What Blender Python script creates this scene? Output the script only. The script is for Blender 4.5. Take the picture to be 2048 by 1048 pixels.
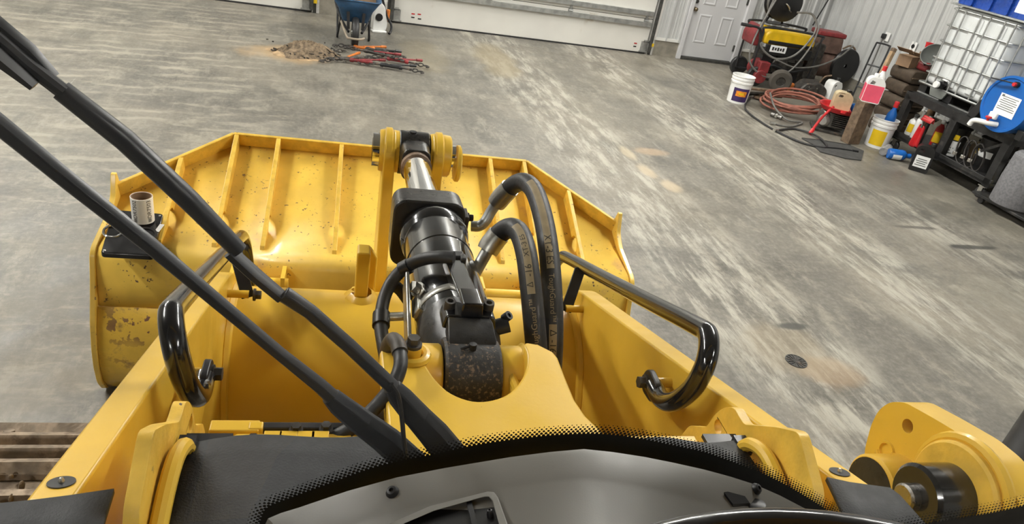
import bpy, bmesh, math, random
from mathutils import Vector as V, Matrix
from mathutils.geometry import tessellate_polygon
for o in list(bpy.data.objects): bpy.data.objects.remove(o)
SC = bpy.context.scene; COL = SC.collection
random.seed(7); PI = math.pi

# ---------------------------------------------------------------- camera
CAMP = V((-.1894, 0, 2.25)); FPX = 1420.0
_y, _p, _r = (math.radians(a) for a in (15.381, 28.519, 10.873))
CF = V((math.sin(_y)*math.cos(_p), math.cos(_y)*math.cos(_p), -math.sin(_p)))
_r0 = V((math.cos(_y), -math.sin(_y), 0)); _u0 = _r0.cross(CF)
CR = _r0*math.cos(_r) + _u0*math.sin(_r); CU = _u0*math.cos(_r) - _r0*math.sin(_r)
cam = bpy.data.cameras.new('camera'); cam.sensor_width = 36; cam.lens = FPX*36/2048; cam.clip_start = .02
co = bpy.data.objects.new('camera', cam); COL.objects.link(co); SC.camera = co
co.matrix_world = Matrix(((CR.x, CU.x, -CF.x, CAMP.x), (CR.y, CU.y, -CF.y, CAMP.y), (CR.z, CU.z, -CF.z, CAMP.z), (0, 0, 0, 1)))
# ---------------------------------------------------------------- world, exposure, shop lights
w = bpy.data.worlds.new('world'); SC.world = w; w.use_nodes = True
w.node_tree.nodes['Background'].inputs[0].default_value = (.9, .95, 1, 1); w.node_tree.nodes['Background'].inputs[1].default_value = .02
SC.view_settings.view_transform = 'Standard'; SC.view_settings.look = 'None'; SC.view_settings.gamma = 1; SC.view_settings.use_curve_mapping = False
SC.view_settings.exposure = 0.12
LAMP = 188.0                      # strength of the LED strips
LAMPS = [(x, y) for x in (-3.8, 3.6) for y in (-6.0, 3.3, 6.4, 9.5)]   # strip centres, building frame
CEIL = 4.9

# ---------------------------------------------------------------- geometry helpers
def ray(x, y): return (CR*(x-1024) - CU*(y-524))/FPX + CF
def up(x, y, ax, v):                       # photo point -> point on a plane of the machine frame
    d = ray(x, y); a = 'XYZ'.index(ax); return CAMP + d*((v-CAMP[a])/d[a])
def pd(x, y, d): return CAMP + ray(x, y)*d  # photo point at a distance
BA = math.radians(2.678)                    # the building is turned this much against the machine
BX = V((math.cos(BA), math.sin(BA), 0)); BY = V((-math.sin(BA), math.cos(BA), 0))
BM = Matrix.Translation((CAMP.x, 0, 0)) @ Matrix.Rotation(BA, 4, 'Z')
def B(x, y, z=0): return BM @ V((x, y, z))
def lerp(a, b, t): return a + (b-a)*t
def smooth(pts, n=8):                       # Catmull-Rom
    P = [V(p) for p in pts]; P = [P[0]*2-P[1]] + P + [P[-1]*2-P[-2]]; out = []
    for i in range(1, len(P)-2):
        a, b, c, d = P[i-1:i+3]
        for k in range(n):
            t = k/n; out.append(.5*((2*b) + (c-a)*t + (2*a-5*b+4*c-d)*t*t + (3*b-a-3*c+d)*t**3))
    return out + [P[-2]]
def frames(pts, ref=None):
    T = [(pts[min(i+1, len(pts)-1)]-pts[max(i-1, 0)]).normalized() for i in range(len(pts))]
    n = (V(ref) if ref else (V((0, 0, 1)) if abs(T[0].z) < .9 else V((1, 0, 0)))); n = (n - T[0]*n.dot(T[0])).normalized(); N = []
    for t in T:
        n = (n - t*n.dot(t)).normalized(); N.append(n)
    return T, N
def rnd(poly, r, n=4):                      # round the corners of a 2D polygon
    out = []; m = len(poly)
    for i in range(m):
        p0, p1, p2 = V(poly[i-1]), V(poly[i]), V(poly[(i+1) % m])
        rr = r[i] if isinstance(r, (list, tuple)) else r
        if rr <= 0: out.append(tuple(p1)); continue
        a, b = (p0-p1), (p2-p1); q = min(rr, a.length*.49, b.length*.49); a = p1+a.normalized()*q; b = p1+b.normalized()*q
        for k in range(n+1):
            t = k/n; out.append(tuple(a*(1-t)**2 + p1*2*t*(1-t) + b*t*t))
    return out
def circ(cx, cy, r, n=16, a0=0, a1=2*PI, close=True):
    m = n if close else n+1
    return [(cx+r*math.cos(a0+(a1-a0)*k/n), cy+r*math.sin(a0+(a1-a0)*k/n)) for k in range(m)]
YZ = lambda x: (lambda p: V((x, p[0], p[1])))
XY = lambda z: (lambda p: V((p[0], p[1], z)))
XZ = lambda y: (lambda p: V((p[0], y, p[1])))
class MB:
    def __init__(s): s.v = []; s.f = []
    def add(s, vs, fs):
        k = len(s.v); s.v += [V(p) for p in vs]; s.f += [tuple(i+k for i in f) for f in fs]; return s
    def box(s, c, d, rz=0, M=None):
        M = M or Matrix.Rotation(rz, 3, 'Z'); c = V(c)
        vs = [c + M @ V((d[0]*a/2, d[1]*b/2, d[2]*e/2)) for a in (-1, 1) for b in (-1, 1) for e in (-1, 1)]
        return s.add(vs, [(0, 1, 3, 2), (4, 6, 7, 5), (0, 4, 5, 1), (2, 3, 7, 6), (0, 2, 6, 4), (1, 5, 7, 3)])
    def bar(s, p0, p1, w, h, n=(0, 0, 1)):
        p0, p1 = V(p0), V(p1); t = (p1-p0).normalized(); n = V(n); n = (n-t*n.dot(t)).normalized(); b = t.cross(n)
        vs = [p+b*(w/2*i)+n*(h/2*j) for p in (p0, p1) for i, j in ((-1, -1), (1, -1), (1, 1), (-1, 1))]
        return s.add(vs, [(0, 1, 2, 3), (7, 6, 5, 4), (0, 4, 5, 1), (1, 5, 6, 2), (2, 6, 7, 3), (3, 7, 4, 0)])
    def tube(s, pts, r, n=10, cap=True, ref=None, closed=False):
        pts = [V(p) for p in pts]; T, N = frames(pts, ref); m = len(pts); vs = []
        for i, p in enumerate(pts):
            rr = r[i] if isinstance(r, (list, tuple)) else r; b = T[i].cross(N[i])
            vs += [p + (N[i]*math.cos(2*PI*k/n) + b*math.sin(2*PI*k/n))*rr for k in range(n)]
        fs = [(i*n+k, i*n+(k+1) % n, (i+1)*n+(k+1) % n, (i+1)*n+k) for i in range(m-1) for k in range(n)]
        if closed: fs += [((m-1)*n+k, (m-1)*n+(k+1) % n, (k+1) % n, k) for k in range(n)]
        elif cap: fs += [tuple(range(n-1, -1, -1)), tuple((m-1)*n+k for k in range(n))]
        return s.add(vs, fs)
    def cyl(s, p0, p1, r0, r1=None, n=20, cap=True): return s.tube([p0, p1], [r0, r0 if r1 is None else r1], n, cap)
    def lathe(s, prof, n=24, o=(0, 0, 0), ax=(0, 0, 1)):
        o, ax = V(o), V(ax).normalized(); pts = [o+ax*z for r, z in prof]
        a = V((1, 0, 0)) if abs(ax.x) < .9 else V((0, 1, 0)); a = (a-ax*a.dot(ax)).normalized(); b = ax.cross(a)
        vs = [p + (a*math.cos(2*PI*k/n)+b*math.sin(2*PI*k/n))*max(r, 1e-5) for p, (r, z) in zip(pts, prof) for k in range(n)]
        fs = [(i*n+k, i*n+(k+1) % n, (i+1)*n+(k+1) % n, (i+1)*n+k) for i in range(len(prof)-1) for k in range(n)]
        return s.add(vs, fs)
    def prism(s, poly, f0, f1, holes=()):
        loops = [list(poly)] + [list(h) for h in holes]; flat = [p for l in loops for p in l]; n = len(flat)
        tri = tessellate_polygon([[V((p[0], p[1], 0)) for p in l] for l in loops]) if holes else [tuple(range(n))]
        vs = [f0(p) for p in flat] + [f1(p) for p in flat]; fs = [tuple(t) for t in tri] + [tuple(i+n for i in reversed(t)) for t in tri]
        k = 0
        for l in loops:
            m = len(l); fs += [(k+i, k+(i+1) % m, n+k+(i+1) % m, n+k+i) for i in range(m)]; k += m
        return s.add(vs, fs)
    def ball(s, c, r, n=12, m=8):
        r = r if isinstance(r, (list, tuple)) else (r, r, r); c = V(c); vs = []
        for j in range(m+1):
            t = PI*j/m
            vs += [c+V((r[0]*math.sin(t)*math.cos(2*PI*k/n), r[1]*math.sin(t)*math.sin(2*PI*k/n), r[2]*math.cos(t))) for k in range(n)]
        return s.add(vs, [(j*n+k, (j+1)*n+k, (j+1)*n+(k+1) % n, j*n+(k+1) % n) for j in range(m) for k in range(n)])
    def grid(s, fn, nu, nv):
        vs = [fn(i/nu, j/nv) for j in range(nv+1) for i in range(nu+1)]
        return s.add(vs, [(j*(nu+1)+i, j*(nu+1)+i+1, (j+1)*(nu+1)+i+1, (j+1)*(nu+1)+i) for j in range(nv) for i in range(nu)])
    def bolt(s, p, ax, r, h):               # washer and hexagon head
        p, ax = V(p), V(ax).normalized(); s.cyl(p, p+ax*h*.3, r*1.35, n=16); return s.cyl(p+ax*h*.3, p+ax*h, r, n=6)
    def build(s, name, mat, parent=None, sm=35, bevel=0, solid=0, sub=0, seg=2, **kw):
        me = bpy.data.meshes.new(name); me.from_pydata(s.v, [], s.f)
        bm = bmesh.new(); bm.from_mesh(me); bmesh.ops.remove_doubles(bm, verts=bm.verts, dist=1e-5); bmesh.ops.recalc_face_normals(bm, faces=bm.faces); bm.to_mesh(me); bm.free()
        me.materials.append(mat)
        if sm: me.shade_smooth(); me.set_sharp_from_angle(angle=math.radians(sm))
        o = bpy.data.objects.new(name, me); COL.objects.link(o)
        if parent: o.parent = parent
        if solid: m = o.modifiers.new('solid', 'SOLIDIFY'); m.thickness = solid; m.offset = kw.pop('off', -1)
        if bevel: m = o.modifiers.new('bevel', 'BEVEL'); m.width = bevel; m.segments = seg; m.limit_method = 'ANGLE'; m.angle_limit = math.radians(40)
        if sub: m = o.modifiers.new('sub', 'SUBSURF'); m.levels = sub; m.render_levels = sub
        for k, x in kw.items(): o[k] = x
        return o
def part(name, mat, parent, fn, **kw):
    m = MB(); fn(m); return m.build(name, mat, parent, **kw)
def thing(name, label, cat, loc=(0, 0, 0), rz=0, group=None, rot=None):
    o = bpy.data.objects.new(name, None); COL.objects.link(o); o.empty_display_size = .1; o.location = loc; o.rotation_euler = rot or (0, 0, rz)
    o['label'] = label; o['category'] = cat
    if group: o['group'] = group
    return o
def thingB(name, label, cat, loc, rz=0, **k): return thing(name, label, cat, B(*loc), rz+BA, **k)
def copytree(root, loc, rz, label=None, parent=None):
    r = root.copy(); COL.objects.link(r); r.location = loc; r.rotation_euler = (0, 0, rz)
    if label: r['label'] = label
    for ch in root.children:
        c = ch.copy(); COL.objects.link(c); c.parent = r
        for g in ch.children: d = g.copy(); COL.objects.link(d); d.parent = c
    return r
def text_geo(s, size):                      # letters as a flat mesh, x along the line, y up
    cu = bpy.data.curves.new('t', 'FONT'); cu.body = s; cu.size = size; cu.resolution_u = 3; cu.align_y = 'CENTER'; cu.align_x = 'CENTER'
    o = bpy.data.objects.new('t', cu); COL.objects.link(o); bpy.context.view_layer.update()
    me = bpy.data.meshes.new_from_object(o.evaluated_get(bpy.context.evaluated_depsgraph_get()))
    bm = bmesh.new(); bm.from_mesh(me); bmesh.ops.triangulate(bm, faces=bm.faces)
    for _ in range(4):                      # fine enough to wrap round a hose
        es = [e for e in bm.edges if e.calc_length() > size*.16]
        if es: bmesh.ops.subdivide_edges(bm, edges=es, cuts=1); bmesh.ops.triangulate(bm, faces=bm.faces)
    bm.to_mesh(me); bm.free()
    vs = [v.co.copy() for v in me.vertices]; fs = [tuple(p.vertices) for p in me.polygons]
    bpy.data.objects.remove(o); bpy.data.curves.remove(cu); bpy.data.meshes.remove(me); return vs, fs
def text_on(s, size, fn, name, mat, parent, **kw):
    vs, fs = text_geo(s, size); m = MB(); m.add([fn(p.x, p.y) for p in vs], fs); return m.build(name, mat, parent, sm=0, **kw)

# ---------------------------------------------------------------- materials
MATS = {}
class NT:
    def __init__(s, name):
        s.m = bpy.data.materials.new(name); s.m.use_nodes = True; s.t = s.m.node_tree; s.b = s.t.nodes['Principled BSDF']; s.out = s.t.nodes['Material Output']
        s.co = s.n('ShaderNodeTexCoord').outputs['Object']
    def n(s, ty, **k):
        o = s.t.nodes.new(ty)
        for a, v in k.items(): setattr(o, a, v)
        return o
    def l(s, a, b): s.t.links.new(a, b)
    def noise(s, scale, detail=4, rough=.55, vec=None, dist=0):
        o = s.n('ShaderNodeTexNoise'); o.inputs['Scale'].default_value = scale; o.inputs['Detail'].default_value = detail; o.inputs['Roughness'].default_value = rough; o.inputs['Distortion'].default_value = dist
        s.l(vec or s.co, o.inputs['Vector']); return o.outputs['Fac']
    def ramp(s, fac, a, b, va=0.0, vb=1.0):
        o = s.n('ShaderNodeMapRange', interpolation_type='SMOOTHSTEP'); s.l(fac, o.inputs[0])
        for i, v in enumerate((a, b, va, vb)): o.inputs[i+1].default_value = v
        return o.outputs[0]
    def mul(s, a, b, op='MULTIPLY'):
        o = s.n('ShaderNodeMath', operation=op)
        for i, x in enumerate((a, b)):
            if isinstance(x, (int, float)): o.inputs[i].default_value = x
            else: s.l(x, o.inputs[i])
        return o.outputs[0]
    def mix(s, fac, a, b, mode='MIX'):
        o = s.n('ShaderNodeMix', data_type='RGBA', blend_type=mode)
        if isinstance(fac, (int, float)): o.inputs[0].default_value = fac
        else: s.l(fac, o.inputs[0])
        for i, x in ((6, a), (7, b)):
            if isinstance(x, tuple): o.inputs[i].default_value = (*x[:3], 1)
            else: s.l(x, o.inputs[i])
        return o.outputs[2]
    def mapping(s, scale=(1, 1, 1), rot=(0, 0, 0), loc=(0, 0, 0)):
        o = s.n('ShaderNodeMapping'); o.inputs['Scale'].default_value = scale; o.inputs['Rotation'].default_value = rot; o.inputs['Location'].default_value = loc; s.l(s.co, o.inputs['Vector']); return o.outputs[0]
    def col(s, c): s.l(c, s.b.inputs['Base Color']) if not isinstance(c, tuple) else setattr(s.b.inputs['Base Color'], 'default_value', (*c[:3], 1))
    def set(s, k, v): s.l(v, s.b.inputs[k]) if hasattr(v, 'is_output') else setattr(s.b.inputs[k], 'default_value', v)
    def bump(s, h, strength=.3, dist=.002):
        o = s.n('ShaderNodeBump'); o.inputs['Strength'].default_value = strength; o.inputs['Distance'].default_value = dist; s.l(h, o.inputs['Height']); s.l(o.outputs[0], s.b.inputs['Normal'])
def mat(name, col, rough=.5, metal=0, var=.15, vs=6, bump=0, bs=80, chip=None, cs=30, ct=.68, coat=0, dirt=None, ds=3, dt=.55, emit=0, trans=0, sss=0):
    if name in MATS: return MATS[name]
    t = NT(name); n = t.noise(vs); dk = tuple(c*(1-var) for c in col); lt = tuple(min(1, c*(1+var)) for c in col)
    c = t.mix(t.ramp(n, .3, .7), dk, lt)
    if dirt: c = t.mix(t.mul(t.ramp(t.noise(ds, 8, .65), dt, dt+.12), .8), c, dirt)
    r = t.ramp(t.noise(vs*3), .3, .7, max(0, rough-.07), min(1, rough+.07))
    if chip:
        k = t.mul(t.ramp(t.noise(cs, 6, .6), ct, ct+.02), t.ramp(t.noise(cs*.12, 2), .45, .6)); c = t.mix(k, c, chip)
        r = t.mul(r, t.mul(k, .3), 'ADD')
    t.col(c); t.set('Roughness', r); t.set('Metallic', float(metal))
    if coat: t.set('Coat Weight', coat); t.set('Coat Roughness', .08)
    if bump: t.bump(t.noise(bs, 6), bump)
    if emit: t.set('Emission Color', (*col, 1)); t.set('Emission Strength', emit)
    if trans: t.set('Transmission Weight', trans)
    if sss: t.set('Subsurface Weight', sss); t.set('Subsurface Radius', (.03, .03, .03))
    MATS[name] = t.m; return t.m
YEL = mat('yellow_paint', (.76, .475, .045), .36, var=.06, vs=4, chip=(.10, .055, .03), cs=120, ct=.74, coat=.15, bump=.08, bs=140)
YBK = mat('yellow_bucket_paint', (.80, .53, .085), .40, var=.12, vs=5, chip=(.12, .065, .04), cs=60, ct=.622, coat=.1, dirt=(.62, .36, .14), ds=4, dt=.6, bump=.1, bs=120)
YWN = mat('worn_yellow_paint', (.64, .40, .05), .42, var=.15, vs=7, chip=(.14, .06, .03), cs=16, ct=.56, dirt=(.13, .065, .04), ds=7, dt=.55, bump=.1)
YED = mat('flame_cut_yellow_edge', (.74, .47, .065), .42, var=.14, vs=20, chip=(.10, .07, .06), cs=50, ct=.66, bump=.5, bs=90)
BLK = mat('gloss_black_paint', (.008, .008, .009), .16, var=.3, coat=.6, bump=.06, bs=50)
BLD = mat('dusty_black_paint', (.018, .017, .016), .33, var=.4, vs=12, dirt=(.07, .055, .045), ds=9, dt=.58, bump=.3, bs=90)
SPK = mat('speckled_black_iron', (.022, .021, .020), .55, var=.3, vs=20, dirt=(.22, .15, .09), ds=170, dt=.52, bump=.6, bs=110)
SAT = mat('satin_black', (.014, .014, .016), .42, var=.2, vs=10)
WPR = mat('matt_black_wiper', (.020, .021, .024), .42, var=.15, vs=10)
RUB = mat('black_hose_rubber', (.022, .022, .023), .50, var=.25, vs=30, bump=.25, bs=160)
MATM = mat('black_grip_mat', (.022, .023, .025), .62, var=.12, vs=12, dirt=(.09, .09, .10), ds=14, dt=.68, bump=.5, bs=380)
STL = mat('bare_steel', (.48, .46, .43), .32, 1, var=.2, vs=20)
ZNC = mat('zinc_plate', (.55, .54, .50), .38, 1, var=.15, vs=30)
CHR = mat('chrome_rod', (.80, .80, .80), .07, 1, var=.03)
RST = mat('rusty_steel', (.22, .15, .10), .6, .5, var=.4, vs=18, dirt=(.12, .07, .04), ds=20, bump=.4)
TRK = mat('muddy_track_steel', (.30, .235, .17), .55, .55, var=.45, vs=14, dirt=(.14, .10, .07), ds=10, dt=.48, bump=.7, bs=60)
TAN = mat('hose_print_tan', (.30, .235, .135), .55, var=.15, vs=30)
INK = mat('black_ink', (.015, .014, .013), .6)
DSH = mat('grey_dash_plastic', (.165, .16, .145), .44, var=.03, vs=6, bump=.05, bs=700)
FRT = mat('black_glass_print', (.002, .002, .002), .5, var=.0)
WHT = mat('white_panel', (.70, .69, .66), .40, var=.04, vs=2)
WHD = mat('white_door_paint', (.56, .56, .57), .45, var=.04, vs=3, dirt=(.40, .39, .37), ds=2, dt=.62)
GAL = mat('galvanised', (.42, .43, .42), .42, .8, var=.2, vs=12)
DKM = mat('dark_track_metal', (.07, .07, .065), .5, .4, var=.3, vs=20)
WOD = mat('weathered_wood', (.14, .095, .06), .75, var=.35, vs=15, bump=.4)
WDL = mat('light_wood', (.33, .22, .12), .7, var=.25, vs=18, bump=.3)
CRD = mat('cardboard', (.24, .15, .085), .8, var=.25, vs=6)
BLUE = mat('blue_drum_plastic', (.006, .11, .42), .35, var=.08, vs=4)
BLJ = mat('blue_jug_plastic', (.008, .045, .26), .28, var=.2, vs=8)
WBB = mat('blue_tray_paint', (.022, .075, .16), .5, var=.25, vs=9, dirt=(.10, .10, .10), ds=9, dt=.6)
RED = mat('red_paint', (.42, .018, .02), .4, var=.2, vs=8)
REB = mat('red_plastic', (.55, .02, .025), .35, var=.1)
WRD = mat('worn_red_paint', (.24, .02, .025), .5, var=.3, vs=14, dirt=(.06, .035, .03), ds=20)
DRD = mat('dark_red_paint', (.20, .022, .025), .5, var=.3, vs=10, dirt=(.05, .03, .025), ds=10)
GYL = mat('bright_yellow', (.75, .47, .01), .35, var=.1, vs=8)
ORG = mat('orange_paint', (.62, .18, .03), .5, var=.25, vs=10)
WHP = mat('white_plastic', (.82, .82, .80), .38, var=.05, vs=5)
NAT = mat('natural_tank_plastic', (.60, .62, .62), .42, var=.07, vs=3, sss=.15)
BPL = mat('black_plastic', (.010, .010, .011), .38, var=.3)
CRT = mat('black_cart_steel', (.013, .013, .013), .5, var=.5, vs=9, dirt=(.05, .045, .04), ds=8)
PNK = mat('pink_fluid_jug', (.80, .10, .17), .35, var=.08, sss=.1)
TAJ = mat('tan_fluid_jug', (.52, .43, .27), .42, var=.12, vs=9, sss=.1)
GRY = mat('grey_plastic', (.16, .17, .16), .5, var=.15)
GRC = mat('grey_fabric_cover', (.17, .17, .18), .85, var=.2, vs=40, bump=.4)
HSR = mat('red_brown_hose', (.26, .095, .065), .55, var=.2, vs=14)
HSG = mat('grey_pressure_hose', (.13, .125, .115), .45, var=.2, vs=12)
GRM = mat('greasy_iron', (.06, .055, .05), .55, .5, var=.5, vs=18, dirt=(.14, .10, .07), ds=16, bump=.4)
ALU = mat('cast_aluminium', (.24, .23, .215), .45, .9, var=.3, vs=14)
PAP = mat('paper_label', (.82, .83, .83), .6, var=.03)
LBY = mat('yellow_label', (.78, .52, .01), .5, var=.06)
LBP = mat('purple_label', (.045, .022, .10), .5, var=.3, vs=10)
LBO = mat('orange_burst_print', (.75, .25, .02), .5, var=.35, vs=30)
SND = mat('tan_sawdust', (.36, .25, .14), .95, var=.25, vs=14, bump=.6, bs=60)
GRV = mat('brown_gravel', (.17, .125, .08), .95, var=.5, vs=22, bump=.9, bs=40)
def glass(name, gloss=.03):                 # thin pane: lets light through, faint mirror by angle
    t = NT(name); tr = t.n('ShaderNodeBsdfTransparent'); tr.inputs[0].default_value = (.97, .98, .975, 1); g = t.n('ShaderNodeBsdfGlossy'); g.inputs['Roughness'].default_value = .02
    lw = t.n('ShaderNodeFresnel'); lw.inputs[0].default_value = 1.25; mx = t.n('ShaderNodeMixShader'); t.l(lw.outputs[0], mx.inputs[0]); t.l(tr.outputs[0], mx.inputs[1]); t.l(g.outputs[0], mx.inputs[2]); t.l(mx.outputs[0], t.out.inputs[0]); return t.m
GLS = glass('windscreen_glass')
def clear(name):
    t = NT(name); t.col((.9, .9, .9)); t.set('Roughness', .1); t.set('Transmission Weight', .8); t.set('IOR', 1.2); return t.m
CLR = clear('clear_plastic')
# ================================================================ THE BUILDING (local coordinates = building frame)
XL, XR, YB, YF = -8.5, 8.3, -8.0, 10.95
def struct(name, mb, m, parent=None, sm=35, **k):
    o = mb.build(name, m, parent, sm, **k)
    if not parent: o.matrix_world = BM; o['kind'] = 'structure'
    return o
def floor_mat():
    t = NT('shop_concrete'); c = t.co
    sep = t.n('ShaderNodeSeparateXYZ'); t.l(c, sep.inputs[0]); X, Y = sep.outputs[0], sep.outputs[1]
    big = t.noise(.45, 5, .6); mid = t.noise(2.2, 8, .68); fine = t.noise(26, 8, .7)
    stA = t.noise(1, 10, .76, t.mapping((9, 1.5, 1), (0, 0, .05)))            # wheel streaks running from the big door
    stB = t.noise(1, 10, .74, t.mapping((3.2, 10, 1), (0, 0, -.3)))             # sweeping marks across
    stC = t.noise(1, 6, .66, t.mapping((13, 1.6, 1), (0, 0, .5)))
    col = t.mix(t.ramp(mid, .36, .66), (.088, .084, .073), (.180, .170, .146))
    col = t.mix(t.mul(t.ramp(big, .42, .62), .5), col, (.25, .225, .18))
    # dusty lanes
    def lane(x0, x1, soft=.28, skew=0.0):
        xx = t.mul(X, t.mul(Y, skew), 'ADD'); return t.mul(t.ramp(xx, x0-soft, x0+soft), t.ramp(xx, x1-soft, x1+soft, 1, 0))
    lanes = t.mul(t.mul(lane(2.5, 3.4, .13, .05), lane(4.2, 4.9, .16, .05), 'ADD'), lane(5.6, 6.1, .3, .05), 'ADD'); col = t.mix(t.mul(lane(3.5, 4.1, .15, .05), .45), col, (.085, .082, .073))
    k = t.mul(t.mul(t.ramp(stA, .45, .60), .85), t.mul(t.mul(t.mul(lanes, .95), t.ramp(mid, .34, .5, .35, 1)), .10, 'ADD')); col = t.mix(k, col, (.40, .385, .335))
    k = t.mul(t.ramp(stB, .50, .68), t.mul(t.ramp(X, -1.5, 2.4, .8, .25), t.ramp(t.noise(.8, 6, .6, t.mapping((1, 1.4, 1), (0, 0, .4), (2, 5, 0))), .42, .60, .12, 1))); col = t.mix(k, col, (.36, .33, .265))
    k = t.mul(t.ramp(stC, .60, .72), t.ramp(X, .5, 2.5, .15, .4)); col = t.mix(k, col, (.34, .335, .31))
    k = t.mul(t.ramp(t.noise(1, 7, .7, t.mapping((6, 1.2, 1), (0, 0, -.9), (3, 1, 0))), .55, .7), .45); col = t.mix(k, col, (.07, .07, .067))
    # bars left by track shoes, far left
    wv = t.n('ShaderNodeTexWave', wave_type='BANDS', bands_direction='Y'); wv.inputs['Scale'].default_value = 1.5; wv.inputs['Distortion'].default_value = 3.5; wv.inputs['Detail'].default_value = 3; wv.inputs['Detail Scale'].default_value = 2.2
    t.l(t.mapping((1, 1, 1), (0, 0, -.12)), wv.inputs['Vector'])
    k = t.mul(t.mul(t.ramp(wv.outputs['Fac'], .62, .9), t.ramp(mid, .4, .6)), t.mul(t.ramp(X, .0, -.9), t.ramp(Y, 3.5, 5.5))); col = t.mix(t.mul(k, .5), col, (.40, .37, .30))
    col = t.mix(t.mul(t.ramp(fine, .40, .72), .32), col, (.34, .325, .29)); col = t.mix(t.mul(t.ramp(t.noise(4.0, 12, .8, t.mapping((1, .45, 1), (0, 0, .6))), .50, .64), .5), col, (.36, .335, .28)); col = t.mix(t.mul(t.ramp(t.noise(1.6, 12, .78, t.mapping((.6, 1, 1), (0, 0, .3), (7, 2, 0))), .52, .68), .6), col, (.085, .081, .073))
    sc = t.noise(1, 5, .6, t.mapping((40, 2.2, 1), (0, 0, 1.25)));  col = t.mix(t.mul(t.ramp(sc, .69, .74), .5), col, (.52, .51, .47))
    # stains with shapes of their own
    def spot(x, y, rx, ry, colr, a, rot=0.0):
        global _d
        m = t.n('ShaderNodeMapping'); m.inputs['Location'].default_value = (-x, -y, 0); t.l(c, m.inputs['Vector'])
        m2 = t.n('ShaderNodeMapping'); m2.inputs['Rotation'].default_value = (0, 0, rot); m2.inputs['Scale'].default_value = (1/rx, 1/ry, 0); t.l(m.outputs[0], m2.inputs['Vector'])
        ln = t.n('ShaderNodeVectorMath', operation='LENGTH'); t.l(m2.outputs[0], ln.inputs[0]); d = t.mul(ln.outputs['Value'], t.mul(mid, 1.6), 'ADD')
        return t.mix(t.mul(t.ramp(d, 1.95, 1.35), a), col, colr)
    for s in ((2.98, 2.78, .24, .16, (.33, .24, .15), .55), (2.78, 3.0, .34, .3, (.30, .25, .17), .4), (3.0, 3.23, .13, .04, (.06, .06, .055), .9, .4), (5.75, 4.5, .30, .05, (.05, .05, .045), .85, .5), (5.4, 4.85, .3, .04, (.07, .065, .06), .7, .5),
              (3.3, 6.3, .22, .12, (.40, .29, .19), .55), (2.3, 9.4, .3, 1.0, (.27, .225, .14), .6), (1.3, 9.2, .35, .9, (.26, .22, .14), .4), (3.02, 5.75, .10, .2, (.42, .35, .25), .8, .5), (3.12, 5.45, .10, .16, (.42, .35, .25), .8, .6), (3.0, 6.2, .08, .2, (.40, .34, .24), .7, .4), (6.1, 6.0, .7, .5, (.13, .12, .10), .6), (-.35, 8.55, .55, .35, (.38, .27, .15), .8), (6.5, 8.6, 1.0, 1.2, (.13, .12, .10), .55)): col = spot(*s)
    col = t.mix(1.0, col, (.94, .92, .89), 'MULTIPLY'); t.col(col); t.set('Roughness', t.ramp(mid, .3, .7, .36, .58)); t.bump(t.mul(fine, t.mul(mid, .6), 'ADD'), .12, .003); return t.m
m = MB(); m.add([(XL, YB, 0), (XR, YB, 0), (XR, YF+.2, 0), (XL, YF+.2, 0)], [(0, 1, 2, 3)]); struct('floor', m, floor_mat(), sm=0)
WALL = mat('white_wall_sheet', (.50, .505, .50), .36, var=.05, vs=3, dirt=(.38, .37, .34), ds=2.5, dt=.62)
CEILM = mat('grey_ceiling_deck', (.30, .30, .29), .4, var=.03)
CONC = mat('curb_concrete', (.24, .22, .18), .85, var=.2, vs=7, bump=.5, bs=50)
def corr(m, p0, p1, z0, z1, nrm, pitch=.2286, h=.034):       # ribbed sheet from p0 to p1
    p0, p1, nrm = V((*p0, 0)), V((*p1, 0)), V((*nrm, 0)); L = (p1-p0).length; t = (p1-p0)/L; prof = []; x = 0
    while x < L-1e-6:
        for dx, d in ((0, 0), (.06, 0), (.066, .006), (.074, .006), (.08, 0), (.112, 0), (.118, .006), (.126, .006), (.132, 0), (.170, 0), (.182, h), (.206, h), (.2186, 0)):
            if x+dx <= L: prof.append((x+dx, d))
        x += pitch
    prof.append((L, 0)); vs = [p0+t*a+nrm*d+V((0, 0, z)) for a, d in prof for z in (z0, z1)]
    m.add(vs, [(2*i, 2*i+2, 2*i+3, 2*i+1) for i in range(len(prof)-1)])
m = MB()
for a, b, z0, z1 in ((XL, -4.42, .25, CEIL), (-.04, .94, .25, CEIL), (5.24, 5.69, .25, CEIL), (6.84, XR, .25, CEIL), (-4.42, -.04, 3.75, CEIL), (.94, 5.24, 3.75, CEIL), (5.69, 6.84, 2.2, CEIL)): corr(m, (a, YF), (b, YF), z0, z1, (0, -1))
struct('wall_far', m, WALL, sm=0)
m = MB(); corr(m, (XR, YB), (XR, YF), .25, CEIL, (-1, 0)); struct('wall_right', m, WALL, sm=0)
m = MB(); m.add([(XL, YB, 0), (XL, YF, 0), (XL, YF, CEIL), (XL, YB, CEIL)], [(0, 1, 2, 3)]); struct('wall_left', m, CONC, sm=0)
m = MB(); m.add([(XL, YB, 0), (XR, YB, 0), (XR, YB, CEIL), (XL, YB, CEIL)], [(0, 1, 2, 3)]); struct('wall_back', m, CONC, sm=0)
m = MB(); m.add([(XL, YB, CEIL), (XR, YB, CEIL), (XR, YF, CEIL), (XL, YF, CEIL)], [(0, 1, 2, 3)]); struct('ceiling', m, CEILM, sm=0)
m = MB()
for a, b in ((XL, -4.42), (-.04, .94), (5.24, 5.69), (6.84, XR)): m.box(((a+b)/2, YF+.06, .125), (b-a, .14, .25))
struct('baseboard_far', m, CONC, sm=0)
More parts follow.
